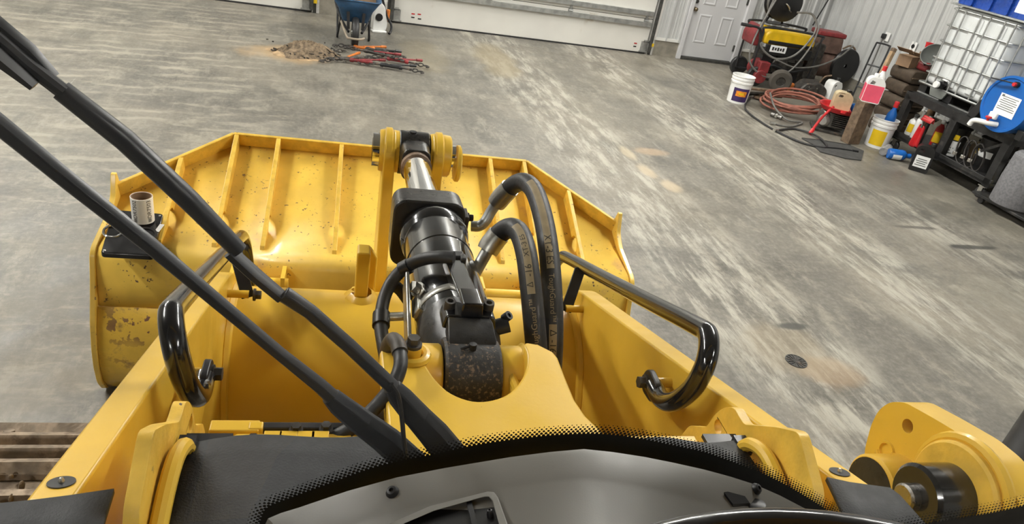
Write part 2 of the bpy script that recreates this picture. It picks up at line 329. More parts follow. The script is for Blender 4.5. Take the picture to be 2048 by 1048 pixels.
m = MB(); m.box((XR+.05, (YB+YF)/2, .125), (.14, YF-YB, .25)); struct('baseboard_right', m, CONC, sm=0)
m = MB()
for a, b in ((5.24, 5.69), (6.84, XR-.03), (-.04, .94)): m.box(((a+b)/2, YF-.012, .268), (b-a, .03, .045))
struct('trim_1', m, WHT, sm=0)
m = MB(); m.box((XR-.012, (YB+YF)/2, .268), (.03, YF-YB, .03)); struct('trim_2', m, WHT, sm=0)

# sectional overhead doors
PLY = mat('door_section_white', (.66, .645, .60), .45, var=.04, vs=2, dirt=(.42, .36, .27), ds=1.6, dt=.62)
def overhead(name, x0, x1, drop):
    m = MB(); m.box(((x0+x1)/2, YF+.07, 1.87), (x1-x0, .02, 3.72)); root = struct(name, m, PLY, sm=0)
    pm = MB(); pm.box((0, 0, 0), (x1-x0, .05, .522)); pan = None
    hm = MB(); hm.box((0, 0, 0), (.07, .02, .05)).box((0, -.005, .045), (.035, .02, .06)).cyl((-.035, -.018, 0), (.035, -.018, 0), .012, n=8)
    for k in range(7):
        z = .02+.53*k+.262
        if pan is None: pan = pm.build('door_section', PLY, root, 0, bevel=.006)
        else: c = pan.copy(); COL.objects.link(c); pan = c
        pan.parent = root; pan.location = ((x0+x1)/2, YF+.02, z)
    st = None
    for k in range(1, 5):
        for dz in (-.085, .085):
            if st is None:
                s = MB(); s.bar((x0-((x0+x1)/2)+.03, 0, .03), (x1-(x0+x1)/2-.03, 0, .03), .05, .006).bar((x0-(x0+x1)/2+.03, 0, -.03), (x1-(x0+x1)/2-.03, 0, -.03), .05, .006).bar((x0-(x0+x1)/2+.03, -.022, 0), (x1-(x0+x1)/2-.03, -.022, 0), .006, .06)
                st = s.build('strut', GAL, root, 0)
            else: c = st.copy(); COL.objects.link(c); st = c
            st.parent = root; st.location = ((x0+x1)/2, YF-.03, .02+.53*k+dz)
    hg = None
    for k in range(1, 4):
        for q in range(4):
            if hg is None: hg = hm.build('hinge', GAL, root, 0)
            else: c = hg.copy(); COL.objects.link(c); hg = c
            hg.parent = root; hg.location = (x0+.12+(x1-x0-.24)*q/3, YF-.02, .02+.53*k-.03)
    part('bottom_seal', RUB, root, lambda m: m.box(((x0+x1)/2, YF+.02, .012), (x1-x0, .05, .024)))
    for i, x in enumerate((x0-.045, x1+.045)):
        sg = 1 if i else -1
        part('guide_track', DKM, root, lambda m: m.box((x, YF-.05, 1.8), (.012, .07, 3.5)).box((x-sg*.02, YF-.085, 1.8), (.05, .008, 3.5)).box((x+sg*.02, YF-.02, 1.8), (.05, .006, 3.6)))
        part('roller_bracket', GAL, root, lambda m: m.box((x-sg*.10, YF-.02, .12), (.10, .02, .16)).box((x-sg*.09, YF-.035, .2), (.05, .03, .05)).box((x-sg*.10, YF-.03, .04), (.14, .012, .02)))
        part('roller', DKM, root, lambda m: m.cyl((x-sg*.13, YF-.045, .2), (x+sg*.005, YF-.045, .2), .009, n=8).cyl((x-sg*.03, YF-.045, .2), (x-sg*.005, YF-.045, .2), .025, n=14))
        part('warning_tag', LBY, root, lambda m: m.box((x+sg*.025, YF-.06, .165), (.06, .004, .05)))
        part('jamb', WHT, root, lambda m: m.box((x+sg*.035, YF+.03, 1.85), (.10, .08, 3.7)))
    return root
d1 = overhead('door_1', 1.04, 5.13, 0); overhead('door_2', -4.3, -.14, 0)
for px, pz in ((1.33, .16), (1.42, .165), (1.33, .11), (1.43, .10), (4.93, .15), (4.93, .10)):
    part('sticker', RED if pz > .13 else INK, d1, lambda m: m.box((px, YF-.007, pz), (.05, .003, .018)))
# entry door
m = MB(); m.box((6.23, YF+.02, 1.08), (.94, .045, 2.06)); e = struct('door_3', m, WHD, bevel=.003)
for cx in (6.03, 6.43):
    for z0, z1 in ((.28, .74), (.88, 1.55), (1.68, 1.95)):
        def pn(m):
            w, h, z = .115, (z1-z0)/2, (z0+z1)/2
            o = [(cx-w, z-h), (cx+w, z-h), (cx+w, z+h), (cx-w, z+h)]; q = [(cx-w+.022, z-h+.022), (cx+w-.022, z-h+.022), (cx+w-.022, z+h-.022), (cx-w+.022, z+h-.022)]; s = [(cx-w+.045, z-h+.045), (cx+w-.045, z-h+.045), (cx+w-.045, z+h-.045), (cx-w+.045, z+h-.045)]
            vs = [V((p[0], y, p[1])) for l, y in ((o, YF-.003), (q, YF-.012), (s, YF-.004)) for p in l]
            m.add(vs, [(a+i, a+(i+1) % 4, a+4+(i+1) % 4, a+4+i) for a in (0, 4) for i in range(4)] + [(8, 9, 10, 11)])
        part('panel', WHD, e, pn, sm=0)
for z in (.27, 1.02, 1.8): part('hinge', DKM, e, lambda m: m.box((6.695, YF-.01, z), (.03, .02, .10)).cyl((6.71, YF-.02, z-.05), (6.71, YF-.02, z+.05), .008, n=8))
part('knob', mat('aged_brass', (.25, .2, .13), .35, .9), e, lambda m: m.lathe([(0, 0), (.032, 0), (.032, .008), (.012, .012), (.012, .035), (.03, .045), (.03, .06), (.015, .072), (0, .074)], 16, (5.80, YF-.003, .80), (0, -1, 0)))
part('deadbolt', DKM, e, lambda m: m.lathe([(0, 0), (.032, 0), (.030, .018), (.012, .02), (.012, .03), (0, .03)], 16, (5.80, YF-.003, .92), (0, -1, 0)))
part('threshold', DKM, e, lambda m: m.box((6.23, YF+.0, .022), (.94, .12, .045)))
m = MB(); m.box((5.722, YF-.01, 1.07), (.075, .09, 2.14)).box((6.77, YF-.01, 1.07), (.13, .09, 2.14)).box((6.24, YF-.01, 2.17), (1.18, .09, .08)); struct('trim_3', m, WHD, sm=0, bevel=.008)
# strip lights under the ceiling
EMI = mat('led_diffuser', (1, .97, .91), .5, var=0, emit=LAMP)
L0 = None
for i, (x, y) in enumerate(LAMPS):
    lab = 'white LED strip light, %s row under the ceiling, %s' % ('left' if x < 0 else 'right', {-6.0: 'behind the cab', 3.3: 'nearest the loader', 6.4: 'third from the back', 9.5: 'nearest the big doors'}[y])
    if L0 is None:
        L0 = thingB('strip_light', lab, 'lamp', (x, y, CEIL-.28), group='ceiling strip lights')
        part('housing', WHT, L0, lambda m: m.box((0, 0, .04), (.16, 2.3, .06)).cyl((0, -.8, .07), (0, -.8, .28), .006, n=6).cyl((0, .8, .07), (0, .8, .28), .006, n=6))
        part('diffuser', EMI, L0, lambda m: m.prism(rnd([(-.07, .01), (-.05, -.03), (.05, -.03), (.07, .01)], .01), XZ(-1.14), XZ(1.14)))
    else: copytree(L0, B(x, y, CEIL-.28), BA, lab)
# floor drain
d = thingB('floor_drain', 'round slotted iron drain grate set in the concrete floor', 'drain', (2.80, 2.865, .0))
part('rim', DKM, d, lambda m: m.lathe([(.066, 0), (.066, .004), (.060, .004), (.060, .001), (.0, .001)], 28))
for k in range(14):
    a = 2*PI*k/14; part('grate_bar', GRM, d, lambda m: m.bar((.014*math.cos(a), .014*math.sin(a), .003), (.061*math.cos(a), .061*math.sin(a), .003), .007, .004), sm=0)
part('hub', GRM, d, lambda m: m.lathe([(.018, .001), (.018, .0055), (0, .0055)], 16))
# outlets on the right wall
for i, (y, lab) in enumerate(((9.46, 'white wall outlet with a black plug and grey cord'), (8.88, 'white wall outlet with an empty black socket nearest the tote'))):
    o = thingB('wall_outlet', lab, 'outlet', (XR-.02, y, 1.0))
    part('cover_plate', WHP, o, lambda m: m.box((-.006, 0, 0), (.012, .11, .125)), bevel=.003)
    if i == 0:
        part('plug', BPL, o, lambda m: m.box((-.04, .03, .0), (.06, .055, .07)), bevel=.01)
        part('cord', HSG, o, lambda m: m.tube(smooth([(-.045, .03, -.03), (-.04, .03, -.2), (-.03, .05, -.45), (-.03, .08, -.73)]), .008, 8))
    else: part('socket', BPL, o, lambda m: m.cyl((-.004, 0, .0), (-.018, 0, .0), .03, n=18))
# ================================================================ THE LOADER (machine frame: X right, Y forward, Z up, floor at 0)
LD = thing('track_loader', 'yellow track loader with black tilt cylinder and wide bucket, seen from its cab', 'loader')
def lp(name, m, fn, parent=None, **k): return part(name, m, parent or LD, fn, **k)
# ---- bucket
TP, FO = (3.44, .866), (2.945, .690)                      # top of the back plate, fold above the ledge
def plate_z(y): return TP[1] + (y-TP[0])*(TP[1]-FO[1])/(TP[0]-FO[0])
NB = V((0, -(TP[1]-FO[1]), TP[0]-FO[0])).normalized()   # normal of the top plate
HW, TW = 1.14, .723
def wing_y(x): return TP[0] - max(0, abs(x)-TW)/(HW-TW)*.375
prof = [(2.945, .690), (2.76, .669), (2.728, .664), (2.706, .648), (2.695, .625), (2.678, .54), (2.66, .435)]
low = [(2.648, .437), (2.612, .36), (2.592, .27), (2.588, .18), (2.602, .10), (2.64, .035), (2.72, .008), (3.0, .005), (3.7, .005)]
def shell(m):
    pl = [(-HW, FO[0]), (HW, FO[0]), (HW, wing_y(HW)), (TW, TP[0]), (-TW, TP[0]), (-HW, wing_y(HW))]
    m.add([(x, y, plate_z(y)) for x, y in pl], [tuple(range(6))])
    m.grid(lambda u, v: V((lerp(-HW, HW, u), *prof[round(v*6)])), 1, 6)
BK = lp('bucket', YBK, shell, solid=.014, off=0)
lp('heel_plate', YWN, lambda m: m.grid(lambda u, v: V((lerp(-HW, HW, u), *low[round(v*8)])), 1, 8), BK, solid=.014, off=0)
def flange(m):
    pts = [(-HW, wing_y(HW)), (-TW, TP[0]), (TW, TP[0]), (HW, wing_y(HW))]
    for a, b in zip(pts, pts[1:]):
        A, Bq = V((*a, plate_z(a[1]))), V((*b, plate_z(b[1]))); t = (Bq-A).normalized(); o = NB.cross(t).normalized()*.016; h = NB*.075
        if o.y < 0: o = -o
        A = A - t*.003; Bq += t*.003
        vs = [A, Bq, Bq+o, A+o]; m.add(vs+[p+h for p in vs], [(0, 1, 2, 3), (4, 7, 6, 5), (0, 4, 5, 1), (1, 5, 6, 2), (2, 6, 7, 3), (3, 7, 4, 0)])
lp('top_flange', YED, flange, BK, sm=0, bevel=.003)
def rib(x):
    yt = wing_y(x); zt = plate_z(yt)
    poly = [(yt, zt), (yt-.025, zt+.070)] + [(2.775, .692), (2.765, .674), (2.885, .680)] + circ(2.955, .692, .054, 10, PI*1.02, PI*.02, False) + [(3.02, plate_z(3.02))]
    return lp('rib', YED, lambda m: m.prism(poly, YZ(x-.010), YZ(x+.010)), BK, sm=0, bevel=.002)
for x in (-.925, -.712, -.52, -.222, .222, .53, .712, .925): rib(x)
side = [(2.93, .72), (2.72, .678), (2.69, .655), (2.66, .55), (2.632, .47), (2.598, .38), (2.576, .27), (2.572, .18), (2.586, .09), (2.63, .02), (2.70, -.0), (3.75, .0), (3.62, .30), (3.085, .775), (3.05, .855), (3.035, .853), (3.0, .765)]
for s in (-1, 1): lp('side_plate', YBK, lambda m: m.prism(rnd(side, [.02]*11+[0, .05, 0, .003, .003, .02]), YZ(s*1.141), YZ(s*1.163)), BK, bevel=.004)
lp('cutting_edge', STL, lambda m: m.box((0, 3.72, .015), (2.3, .2, .03)), BK, bevel=.004)
for s in (-1, 1):
    lp('hinge_bracket', YEL, lambda m: [m.prism(rnd([(2.68, .62), (2.68, .2), (2.5, .2), (2.42, .3), (2.5, .5)], .05), YZ(s*.52+d-.02), YZ(s*.52+d+.02)) for d in (-.09, .09)], BK, bevel=.004)
    lp('hinge_pin', STL, lambda m: m.cyl((s*.52-.14, 2.5, .29), (s*.52+.14, 2.5, .29), .035), BK)
    lp('link_rod', YEL, lambda m: m.cyl((s*.52-.12, 2.62, .60), (s*.52+.12, 2.62, .60), .028).box((s*.52-.10, 2.64, .60), (.016, .10, .10)).box((s*.52+.10, 2.64, .60), (.016, .10, .10)), BK)
# ---- lift arms
def arm(s):
    top = rnd([(.53, 1.664), (1.66, 1.248), (1.78, 1.10), (2.40, .52), (2.56, .36), (2.52, .22), (2.36, .22), (1.62, .74), (1.0, 1.02), (.53, 1.24)], [0, .12, .12, .1, .08, .08, .1, .2, .2, 0], 6)
    fo = lambda p: V((s*(.465+(p[0]-.53)*.039), p[0], p[1])); fi = lambda p: V((s*(.424+(p[0]-.53)*.028), p[0], p[1]))
    a = lp('lift_arm', YEL, lambda m: m.prism(top, fo, fi), sm=30, bevel=.004)
    y, z = .563, 1.652; n = V((0, .345, .938)); c = V((s*.446, y, z))
    lp('bolt_recess_shade', SAT, lambda m: m.cyl(c-n*.01, c+n*.0012, .0125, n=28), a); lp('bolt', ZNC, lambda m: m.lathe([(0, .006), (.0016, .0055), (.003, .0025), (.003, 0)], 12, c, n), a)  # flat black disc: the shade of the sunk hole is put into its colour
    for y0, z0 in ((.70, 1.604), (1.35, 1.365)):
        pass
    w = [(1.59+.222*math.cos(t), .98+.222*math.sin(t)) for t in [PI*.35+k*PI*.95/24 for k in range(25)]]
    lp('weld_bead', YEL, lambda m: m.tube([V((s*(.422+(p[0]-.53)*.028), p[0]+random.uniform(-.003, .003), p[1]+random.uniform(-.003, .003))) for p in w], .014, 8), a)
    return a
AL, AR = arm(-1), arm(1)
XT = lp('cross_tube', YEL, lambda m: m.cyl((-.455, 1.59, .98), (.455, 1.59, .98), .22, n=64))
def post(m):
    m.prism(rnd([(-.152, 1.17), (-.118, 1.17), (-.118, 1.345), (-.152, 1.345)], [0, 0, .008, .008]), XZ(1.655), XZ(1.605)); m.prism([(-.118, 1.17), (-.098, 1.17), (-.098, 1.30), (-.118, 1.33)], XZ(1.68), XZ(1.66))
lp('stop_post', YEL, post, XT, bevel=.004)
lp('weld_bead', YEL, lambda m: m.add([V((-.133+r*math.cos(k*PI/10)*(1+.1*math.sin(3*k)), 1.632+r*1.2*math.sin(k*PI/10), z)) for r, z in ((.046, 1.188), (.038, 1.203), (.026, 1.213)) for k in range(20)], [(j*20+k, j*20+(k+1) % 20, j*20+20+(k+1) % 20, j*20+20+k) for j in (0, 1) for k in range(20)]), XT)
# ---- tilt lever
EY, RY = V((.012, .86, 1.555)), V((0, 2.03, 1.462))
lever = [(1.985, 1.515), (2.03, 1.53), (2.09, 1.49), (2.10, 1.42), (2.10, .95), (2.0, .62), (1.88, .62), (1.83, .95), (1.965, 1.40), (1.955, 1.47)]
LV = None
for s in (-1, 1):
    o = lp('tilt_lever_plate', YEL, lambda m: m.prism(rnd(lever, .02), YZ(s*.054), YZ(s*.088)), bevel=.004); LV = LV or o
    lp('pin_boss', YEL, lambda m: m.lathe([(.04, -.026), (.060, -.026), (.062, -.022), (.064, -.012), (.070, -.008), (.070, .008), (.064, .012), (.062, .034), (.058, .038), (.04, .038)], 28, RY+V((s*.074, 0, 0)), (1, 0, 0)), o)
lp('lever_pin', CHR, lambda m: m.cyl(RY-V((.118, 0, 0)), RY+V((.135, 0, 0)), .034, n=24), LV)
lp('pin_retainer', YEL, lambda m: m.lathe([(.0, 0), (.052, 0), (.056, .004), (.056, .012), (.05, .016), (0, .016)], 24, RY+V((.128, -.015, -.015)), (1, 0, 0)), LV)
lp('pin_collar', CHR, lambda m: m.lathe([(.036, 0), (.05, 0), (.05, .02), (.036, .02)], 24, RY-V((.12, 0, 0)), (1, 0, 0)), LV)
# ---- tilt cylinder
AX = (RY-EY).normalized(); NU = V((1, 0, 0)).cross(AX).normalized()
if NU.z < 0: NU = -NU
def C(t, x=0, h=0): return EY + AX*t + V((x, 0, 0)) + NU*h
LT = (RY-EY).length
TC = lp('tilt_cylinder', BLK, lambda m: m.lathe([(.0, .10), (.060, .105), (.068, .13), (.069, .14), (.069, .395), (.0705, .397), (.0705, .405), (.069, .407), (.069, .50), (.03, .55)], 56, EY, AX))
lp('rod', CHR, lambda m: m.cyl(C(.55), C(LT-.05), .0385, n=40), TC)
lp('rod_collar', RST, lambda m: m.lathe([(.0385, LT-.155), (.043, LT-.152), (.043, LT-.125), (.0385, LT-.12)], 32, EY, AX), TC)
def eye(m):
    m.lathe([(.036, -.045), (.062, -.045), (.065, -.041), (.065, .041), (.062, .045), (.036, .045)], 36, RY, (1, 0, 0))
    m.prism(rnd([(-.045, -.05), (.045, -.05), (.045, .052), (-.045, .052)], .03, 6), lambda p: C(LT-.128, p[0]*.9, p[1]*.9), lambda p: C(LT-.02, p[0], p[1]))
lp('rod_eye', BLD, eye, TC, bevel=.003); lp('grease_port', SAT, lambda m: m.cyl(RY+V((-.005, -.0, .063)), RY+V((-.005, 0, .068)), .011, n=14), TC)
gl = rnd([(-.092, -.08), (.068, -.08), (.068, .08), (-.092, .08)], .034, 8)
lp('gland', BLD, lambda m: m.prism(gl, lambda p: C(.55, *p), lambda p: C(.635, *p)), TC, bevel=.004)
lp('gland_seal', RST, lambda m: m.lathe([(.0385, .635), (.046, .635), (.046, .642), (.0385, .645)], 32, EY, AX), TC)
lp('gland_weld', BLK, lambda m: m.lathe([(.069, .50), (.073, .508), (.077, .525), (.077, .54), (.07, .552)], 48, EY, AX), TC)
lp('base_eye', SPK, lambda m: m.lathe([(.03, -.043), (.058, -.043), (.061, -.039), (.061, .039), (.058, .043), (.03, .043)], 40, EY, (1, 0, 0)), TC)
def neck(m):
    R = [(.012, .043, .050), (.04, .055, .058), (.07, .066, .064), (.105, .0705, .068), (.14, .0697, .0697)]; n = 28
    vs = [C(t, a*math.cos(2*PI*k/n), b*math.sin(2*PI*k/n)) for t, a, b in R for k in range(n)]
    m.add(vs, [(i*n+k, i*n+(k+1) % n, (i+1)*n+(k+1) % n, (i+1)*n+k) for i in range(4) for k in range(n)])
lp('base_neck', BLD, neck, TC)
lp('base_step', BLD, lambda m: m.add([C(t, x*w, h) for t, h, w in ((-.004, .058, .036), (.004, .066, .038), (.036, .078, .036), (.05, .078, .034), (.05, .05, .036), (-.004, .045, .036)) for x in (-1, 1)], [(2*i, 2*i+1, (2*i+3) % 12, (2*i+2) % 12) for i in range(6)]+[(0, 2, 4, 6, 8, 10), (1, 3, 5, 7, 9, 11)]), TC, bevel=.002)
lp('grease_fitting', BPL, lambda m: m.cyl(C(-.012, -.002, .055), C(-.012, -.002, .068), .006, n=10).tube([C(-.012, -.002, .066), C(-.014, -.012, .063), C(-.012, -.02, .058)], .0022, 6), TC)
lp('port_block', BLK, lambda m: m.prism(rnd([(-.042, .055), (.046, .055), (.042, .080), (-.036, .080)], .006), lambda p: C(.052, *p), lambda p: C(.098, *p)), TC, bevel=.002)
lp('port_riser', BLK, lambda m: m.prism(rnd([(-.014, .075), (.022, .075), (.020, .102), (-.012, .102)], .004), lambda p: C(.052, *p), lambda p: C(.105, *p)), TC, bevel=.002)
lp('sensor_channel', BLK, lambda m: m.bar(C(.09, .004, .082), C(.262, -.001, .074), .034, .024, NU), TC, bevel=.003)
lp('channel_head', SAT, lambda m: m.box(C(.262, .008, .082), (.022, .022, .020)).box(C(.25, .016, .086), (.010, .02, .014)), TC, bevel=.003)
for x in (-.029, .034): lp('socket_bolt', GRM, lambda m: m.lathe([(.0, .012), (.005, .012), (.005, .018), (.0085, .018), (.009, .016), (.009, 0)], 16, C(.078, x, .076), NU+AX*-.2), TC)
lp('side_port', SAT, lambda m: m.cyl(C(.095, .055, .035), C(.095, .078, .043), .014, n=16).lathe([(.0, .010), (.004, .010), (.004, .013), (.008, .013), (.008, 0)], 14, C(.10, .070, .050), (.5, -.3, .8)), TC)
def band(m):
    for t0, a0, a1, w in ((.165, 66, 172, .019), (.165, 8, 42, .019)):
        n = 16; vs = []
        for k in range(n+1):
            a = math.radians(lerp(a0, a1, k/n)); r = .0706
            for d in (0, w): vs.append(C(t0+d, r*math.cos(a), r*math.sin(a)))
        m.add(vs, [(2*k, 2*k+1, 2*k+3, 2*k+2) for k in range(n)])
lp('clamp_band', ZNC, band, TC, solid=.0015)
lp('clamp_buckle', ZNC, lambda m: m.bar(C(.205, -.068, .022), C(.205, -.056, .046), .020, .006, (-.8, 0, .6)).bar(C(.155, -.068, .022), C(.205, -.066, .025), .024, .010, (-.9, 0, .4)), TC, bevel=.002)
lp('clamp_bolt', ZNC, lambda m: m.bolt(C(.215, -.062, .036), (-.75, -.2, .62), .0105, .018), TC)
# hose flange and fittings
lp('flange_block', GRM, lambda m: m.box(C(.585, .072, .0), (.012, .05, .10)).bolt(C(.585, .078, .036), (1, 0, 0), .009, .014).bolt(C(.585, .078, -.036), (1, 0, 0), .009, .014), TC, bevel=.003)
h1 = [(942, 452, 1.66), (958, 452, 1.66), (970, 443, 1.655), (984, 420, 1.65), (1003, 394, 1.63), (1026, 371, 1.60), (1047, 364, 1.565), (1066, 378, 1.52), (1081, 415, 1.47), (1093, 470, 1.42), (1101, 540, 1.375), (1105, 620, 1.34), (1105, 690, 1.335), (1101, 760, 1.37), (1095, 830, 1.42)]
h2 = [(944, 556, 1.42), (953, 540, 1.425), (966, 517, 1.43), (983, 488, 1.43), (1003, 464, 1.42), (1024, 456, 1.40), (1041, 470, 1.37), (1053, 510, 1.335), (1061, 570, 1.31), (1068, 640, 1.295), (1073, 700, 1.30), (1075, 770, 1.33), (1074, 830, 1.37)]
HR = .0205
def hose(path, cut, texts, up_read):
    P = smooth([pd(*p) for p in path], 12); k = cut*12
    H = lp('hydraulic_hose', RUB, lambda m: m.tube(P[k:], HR, 20), None)
    lp('ferrule', ZNC, lambda m: m.tube([P[k-6], P[k-3], P[k], P[k+9]], [HR*1.06, HR*1.12, HR*1.12, HR*1.10], 20), H)
    if cut > 1: lp('elbow_pipe', GAL, lambda m: m.tube(P[:k-3], HR*.62, 14), H)
    L = [0]
    for a, b in zip(P, P[1:]): L.append(L[-1]+(b-a).length)
    T, _ = frames(P)
    def at(s, phi, r):
        s = min(max(s, 0), L[-1]-1e-6); i = max(j for j in range(len(L)) if L[j] <= s); i = min(i, len(P)-2); q = (s-L[i])/(L[i+1]-L[i]); c = P[i].lerp(P[i+1], q); t = T[i].lerp(T[i+1], q).normalized()
        n = (V((-.35, -1, .75))); n = (n-t*n.dot(t)).normalized(); b = t.cross(n); return c + (n*math.cos(phi)+b*math.sin(phi))*r
    W = .36
    def sof(py):                              # length along the hose at a photo height
        return L[min(range(k+30, len(P)), key=lambda i: abs((lambda q: 524-FPX*q.dot(CU)/q.dot(CF))(P[i]-CAMP)-py))]
    for y0, y1 in texts['bands']:
        a, b = sof(y0), sof(y1); n = 30
        lp('print_band', TAN, lambda m: m.grid(lambda u, v: at(lerp(a, b, u), lerp(-W, W, v), HR*1.012), n, 6), H)
    for txt, py, size, ink in texts['words']:
        s0 = sof(py); sg = -1 if up_read else 1
        text_on(txt, size, lambda x, y: at(s0+sg*x, -sg*y/HR, HR*1.022), 'lettering', ink, H)
    return H
hose(h1, 4, dict(bands=[(376, 546), (652, 722)], words=[('XT-3 ES', 512, .020, INK), ('ToughGuard\u2122', 600, .0148, TAN), ('\u0394 -16', 680, .0165, INK)]), False)
hose(h2, 3, dict(bands=[(465, 590)], words=[('-16', 546, .018, INK), ('\u0394', 574, .016, INK), ('ToughGuard\u2122', 652, .0148, TAN), ('XT-3 ES', 502, .014, INK)]), True)
# thin line on the left of the cylinder
ln = [(908, 516, 1.27), (880, 514, 1.275), (845, 519, 1.29), (812, 534, 1.31), (786, 560, 1.31), (770, 592, 1.29), (763, 625, 1.26), (762, 655, 1.235), (767, 690, 1.21), (772, 720, 1.20), (770, 760, 1.22)]
SL = lp('sensor_hose', RUB, lambda m: m.tube(smooth([pd(*p) for p in ln], 8), .0118, 14))
lp('hose_clip', BPL, lambda m: m.tube([pd(763, 628, 1.258), pd(762, 652, 1.237)], .0155, 16), SL)
lp('hose_clip', BPL, lambda m: m.tube([pd(803, 540, 1.31), pd(819, 531, 1.305)], .0145, 16), SL)
lp('standoff', ZNC, lambda m: m.cyl(pd(772, 634, 1.26), pd(818, 632, 1.28), .008, n=14), SL)
lp('mount_plate', ZNC, lambda m: m.bar(pd(812, 560, 1.29), pd(816, 690, 1.20), .007, .05, (0, .3, 1)), SL, bevel=.002)
lp('return_line', RUB, lambda m: m.tube(smooth([pd(785, 568, 1.36), pd(800, 580, 1.37), pd(815, 600, 1.38)], 8), .0115, 12), SL)
l2 = [(794, 690, .985), (801, 715, .965), (799, 740, .95), (786, 770, .94), (764, 800, .935), (735, 830, .93), (705, 855, .925), (665, 878, .92)]
S2 = lp('brake_hose', RUB, lambda m: m.tube(smooth([pd(*p) for p in l2], 8), .0098, 14))
lp('elbow', GRM, lambda m: m.tube(smooth([pd(774, 725, 1.04), pd(775, 698, 1.03), pd(785, 680, 1.005), pd(795, 688, .985), pd(800, 706, .97)], 6), .0112, 14), S2)
# ---- tower that carries the cylinder base
TZ = 1.622
def tower(m):
    U = smooth([(V((x, y, 0))) for x, y in ((838, 690), (845, 708), (854, 732), (873, 760), (903, 786), (945, 801), (985, 799), (1020, 784), (1043, 758), (1054, 728), (1053, 702), (1046, 690))], 4)
    o = [(752, 1010), (762, 930), (778, 870), (772, 800), (764, 740), (760, 704), (766, 693)] + [tuple(p.xy) for p in U] + [(1052, 684), (1076, 688), (1106, 703), (1116, 715), (1130, 752), (1150, 800), (1172, 832), (1210, 868), (1290, 925), (1400, 1010)]
    m.prism([tuple(up(x, y, 'Z', TZ).xy) for x, y in o], XY(TZ), XY(TZ-.035))
TW_ = lp('tilt_tower', YEL, tower, sm=20, bevel=.005)
for x0, x1 in ((-.072, -.098), (.066, .092)):
    lp('tower_cheek', YEL, lambda m: m.prism(rnd([(.45, 1.585), (.87, 1.585), (.90, 1.55), (.91, 1.0), (.45, 1.0)], [0, .03, .03, 0, 0]), YZ(x0), YZ(x1)), TW_, bevel=.006)
    lp('pin_boss', YEL, lambda m: m.lathe([(.03, 0), (.049, 0), (.051, .003), (.051, .034), (.056, .04)], 32, EY+V((math.copysign(.0455, x0), 0, 0)), (math.copysign(1, x0), 0, 0)), TW_)
lp('base_pin', STL, lambda m: m.cyl(EY-V((.09, 0, 0)), EY+V((.09, 0, 0)), .03), TW_)
lp('tower_web', YEL, lambda m: m.box((0, .60, 1.25), (.16, .03, .55)), TW_)
SB = up(824, 712, 'Z', TZ)
lp('clip_stub', YEL, lambda m: m.cyl(SB, SB+V((0, 0, .018)), .013, n=20), TW_); lp('clip_bolt', GRM, lambda m: m.bolt(SB+V((0, 0, .018)), (0, 0, 1), .0092, .015), TW_)
lp('weld_bead', YEL, lambda m: m.tube([SB+V((.021*math.cos(t), .021*math.sin(t), .002)) for t in [k*PI/8 for k in range(16)]], .007, 8, closed=True), TW_)
lp('weld_bead', YEL, lambda m: m.tube([V((.072, y, 1.588+.003*math.sin(y*90))) for y in [.78+.01*k for k in range(9)]], .007, 8), TW_)
lp('big_nut', GRM, lambda m: m.lathe([(0, .02), (.02, .02), (.022, .017), (.022, .005), (.03, .004), (.03, 0)], 26, pd(772, 838, .97), (-.9, .1, .3)), TW_)
# ---- grab handles
for s in (-1, 1):
    hp = [(.396, .972, 1.452), (.394, .935, 1.456), (.392, .900, 1.475), (.394, .872, 1.508), (.399, .853, 1.555), (.408, .860, 1.600), (.419, .895, 1.624), (.424, .945, 1.610), (.434, 1.15, 1.526), (.446, 1.45, 1.406), (.455, 1.74, 1.293), (.455, 1.80, 1.262), (.455, 1.84, 1.215), (.452, 1.86, 1.15), (.45, 1.87, 1.07)]
    Hd = lp('grab_handle', BLK, lambda m: m.tube(smooth([(s*a, b, c) for a, b, c in hp], 8), .0175, 20))
    lp('handle_tab', SAT, lambda m: m.prism(rnd([(.945, 1.475), (.995, 1.478), (1.008, 1.45), (.995, 1.425), (.945, 1.43)], .015), YZ(s*.386), YZ(s*.398)), Hd, bevel=.002)
    lp('handle_strut', SAT, lambda m: m.bar((s*.444, 1.60, 1.34), (s*.405, 1.53, 1.245), .009, .030, (s*1, 0, .3)), Hd, bevel=.002)
    for (x, y, z), x1 in (((.398, .985, 1.450), .437), ((.403, 1.532, 1.253), .455)):
        lp('spacer', YEL, lambda m: m.cyl((s*x, y, z), (s*x1, y, z), .010, n=16), Hd); lp('bolt', GRM, lambda m: m.bolt((s*(x-.010), y, z), (-s, 0, 0), .0115, .018), Hd)
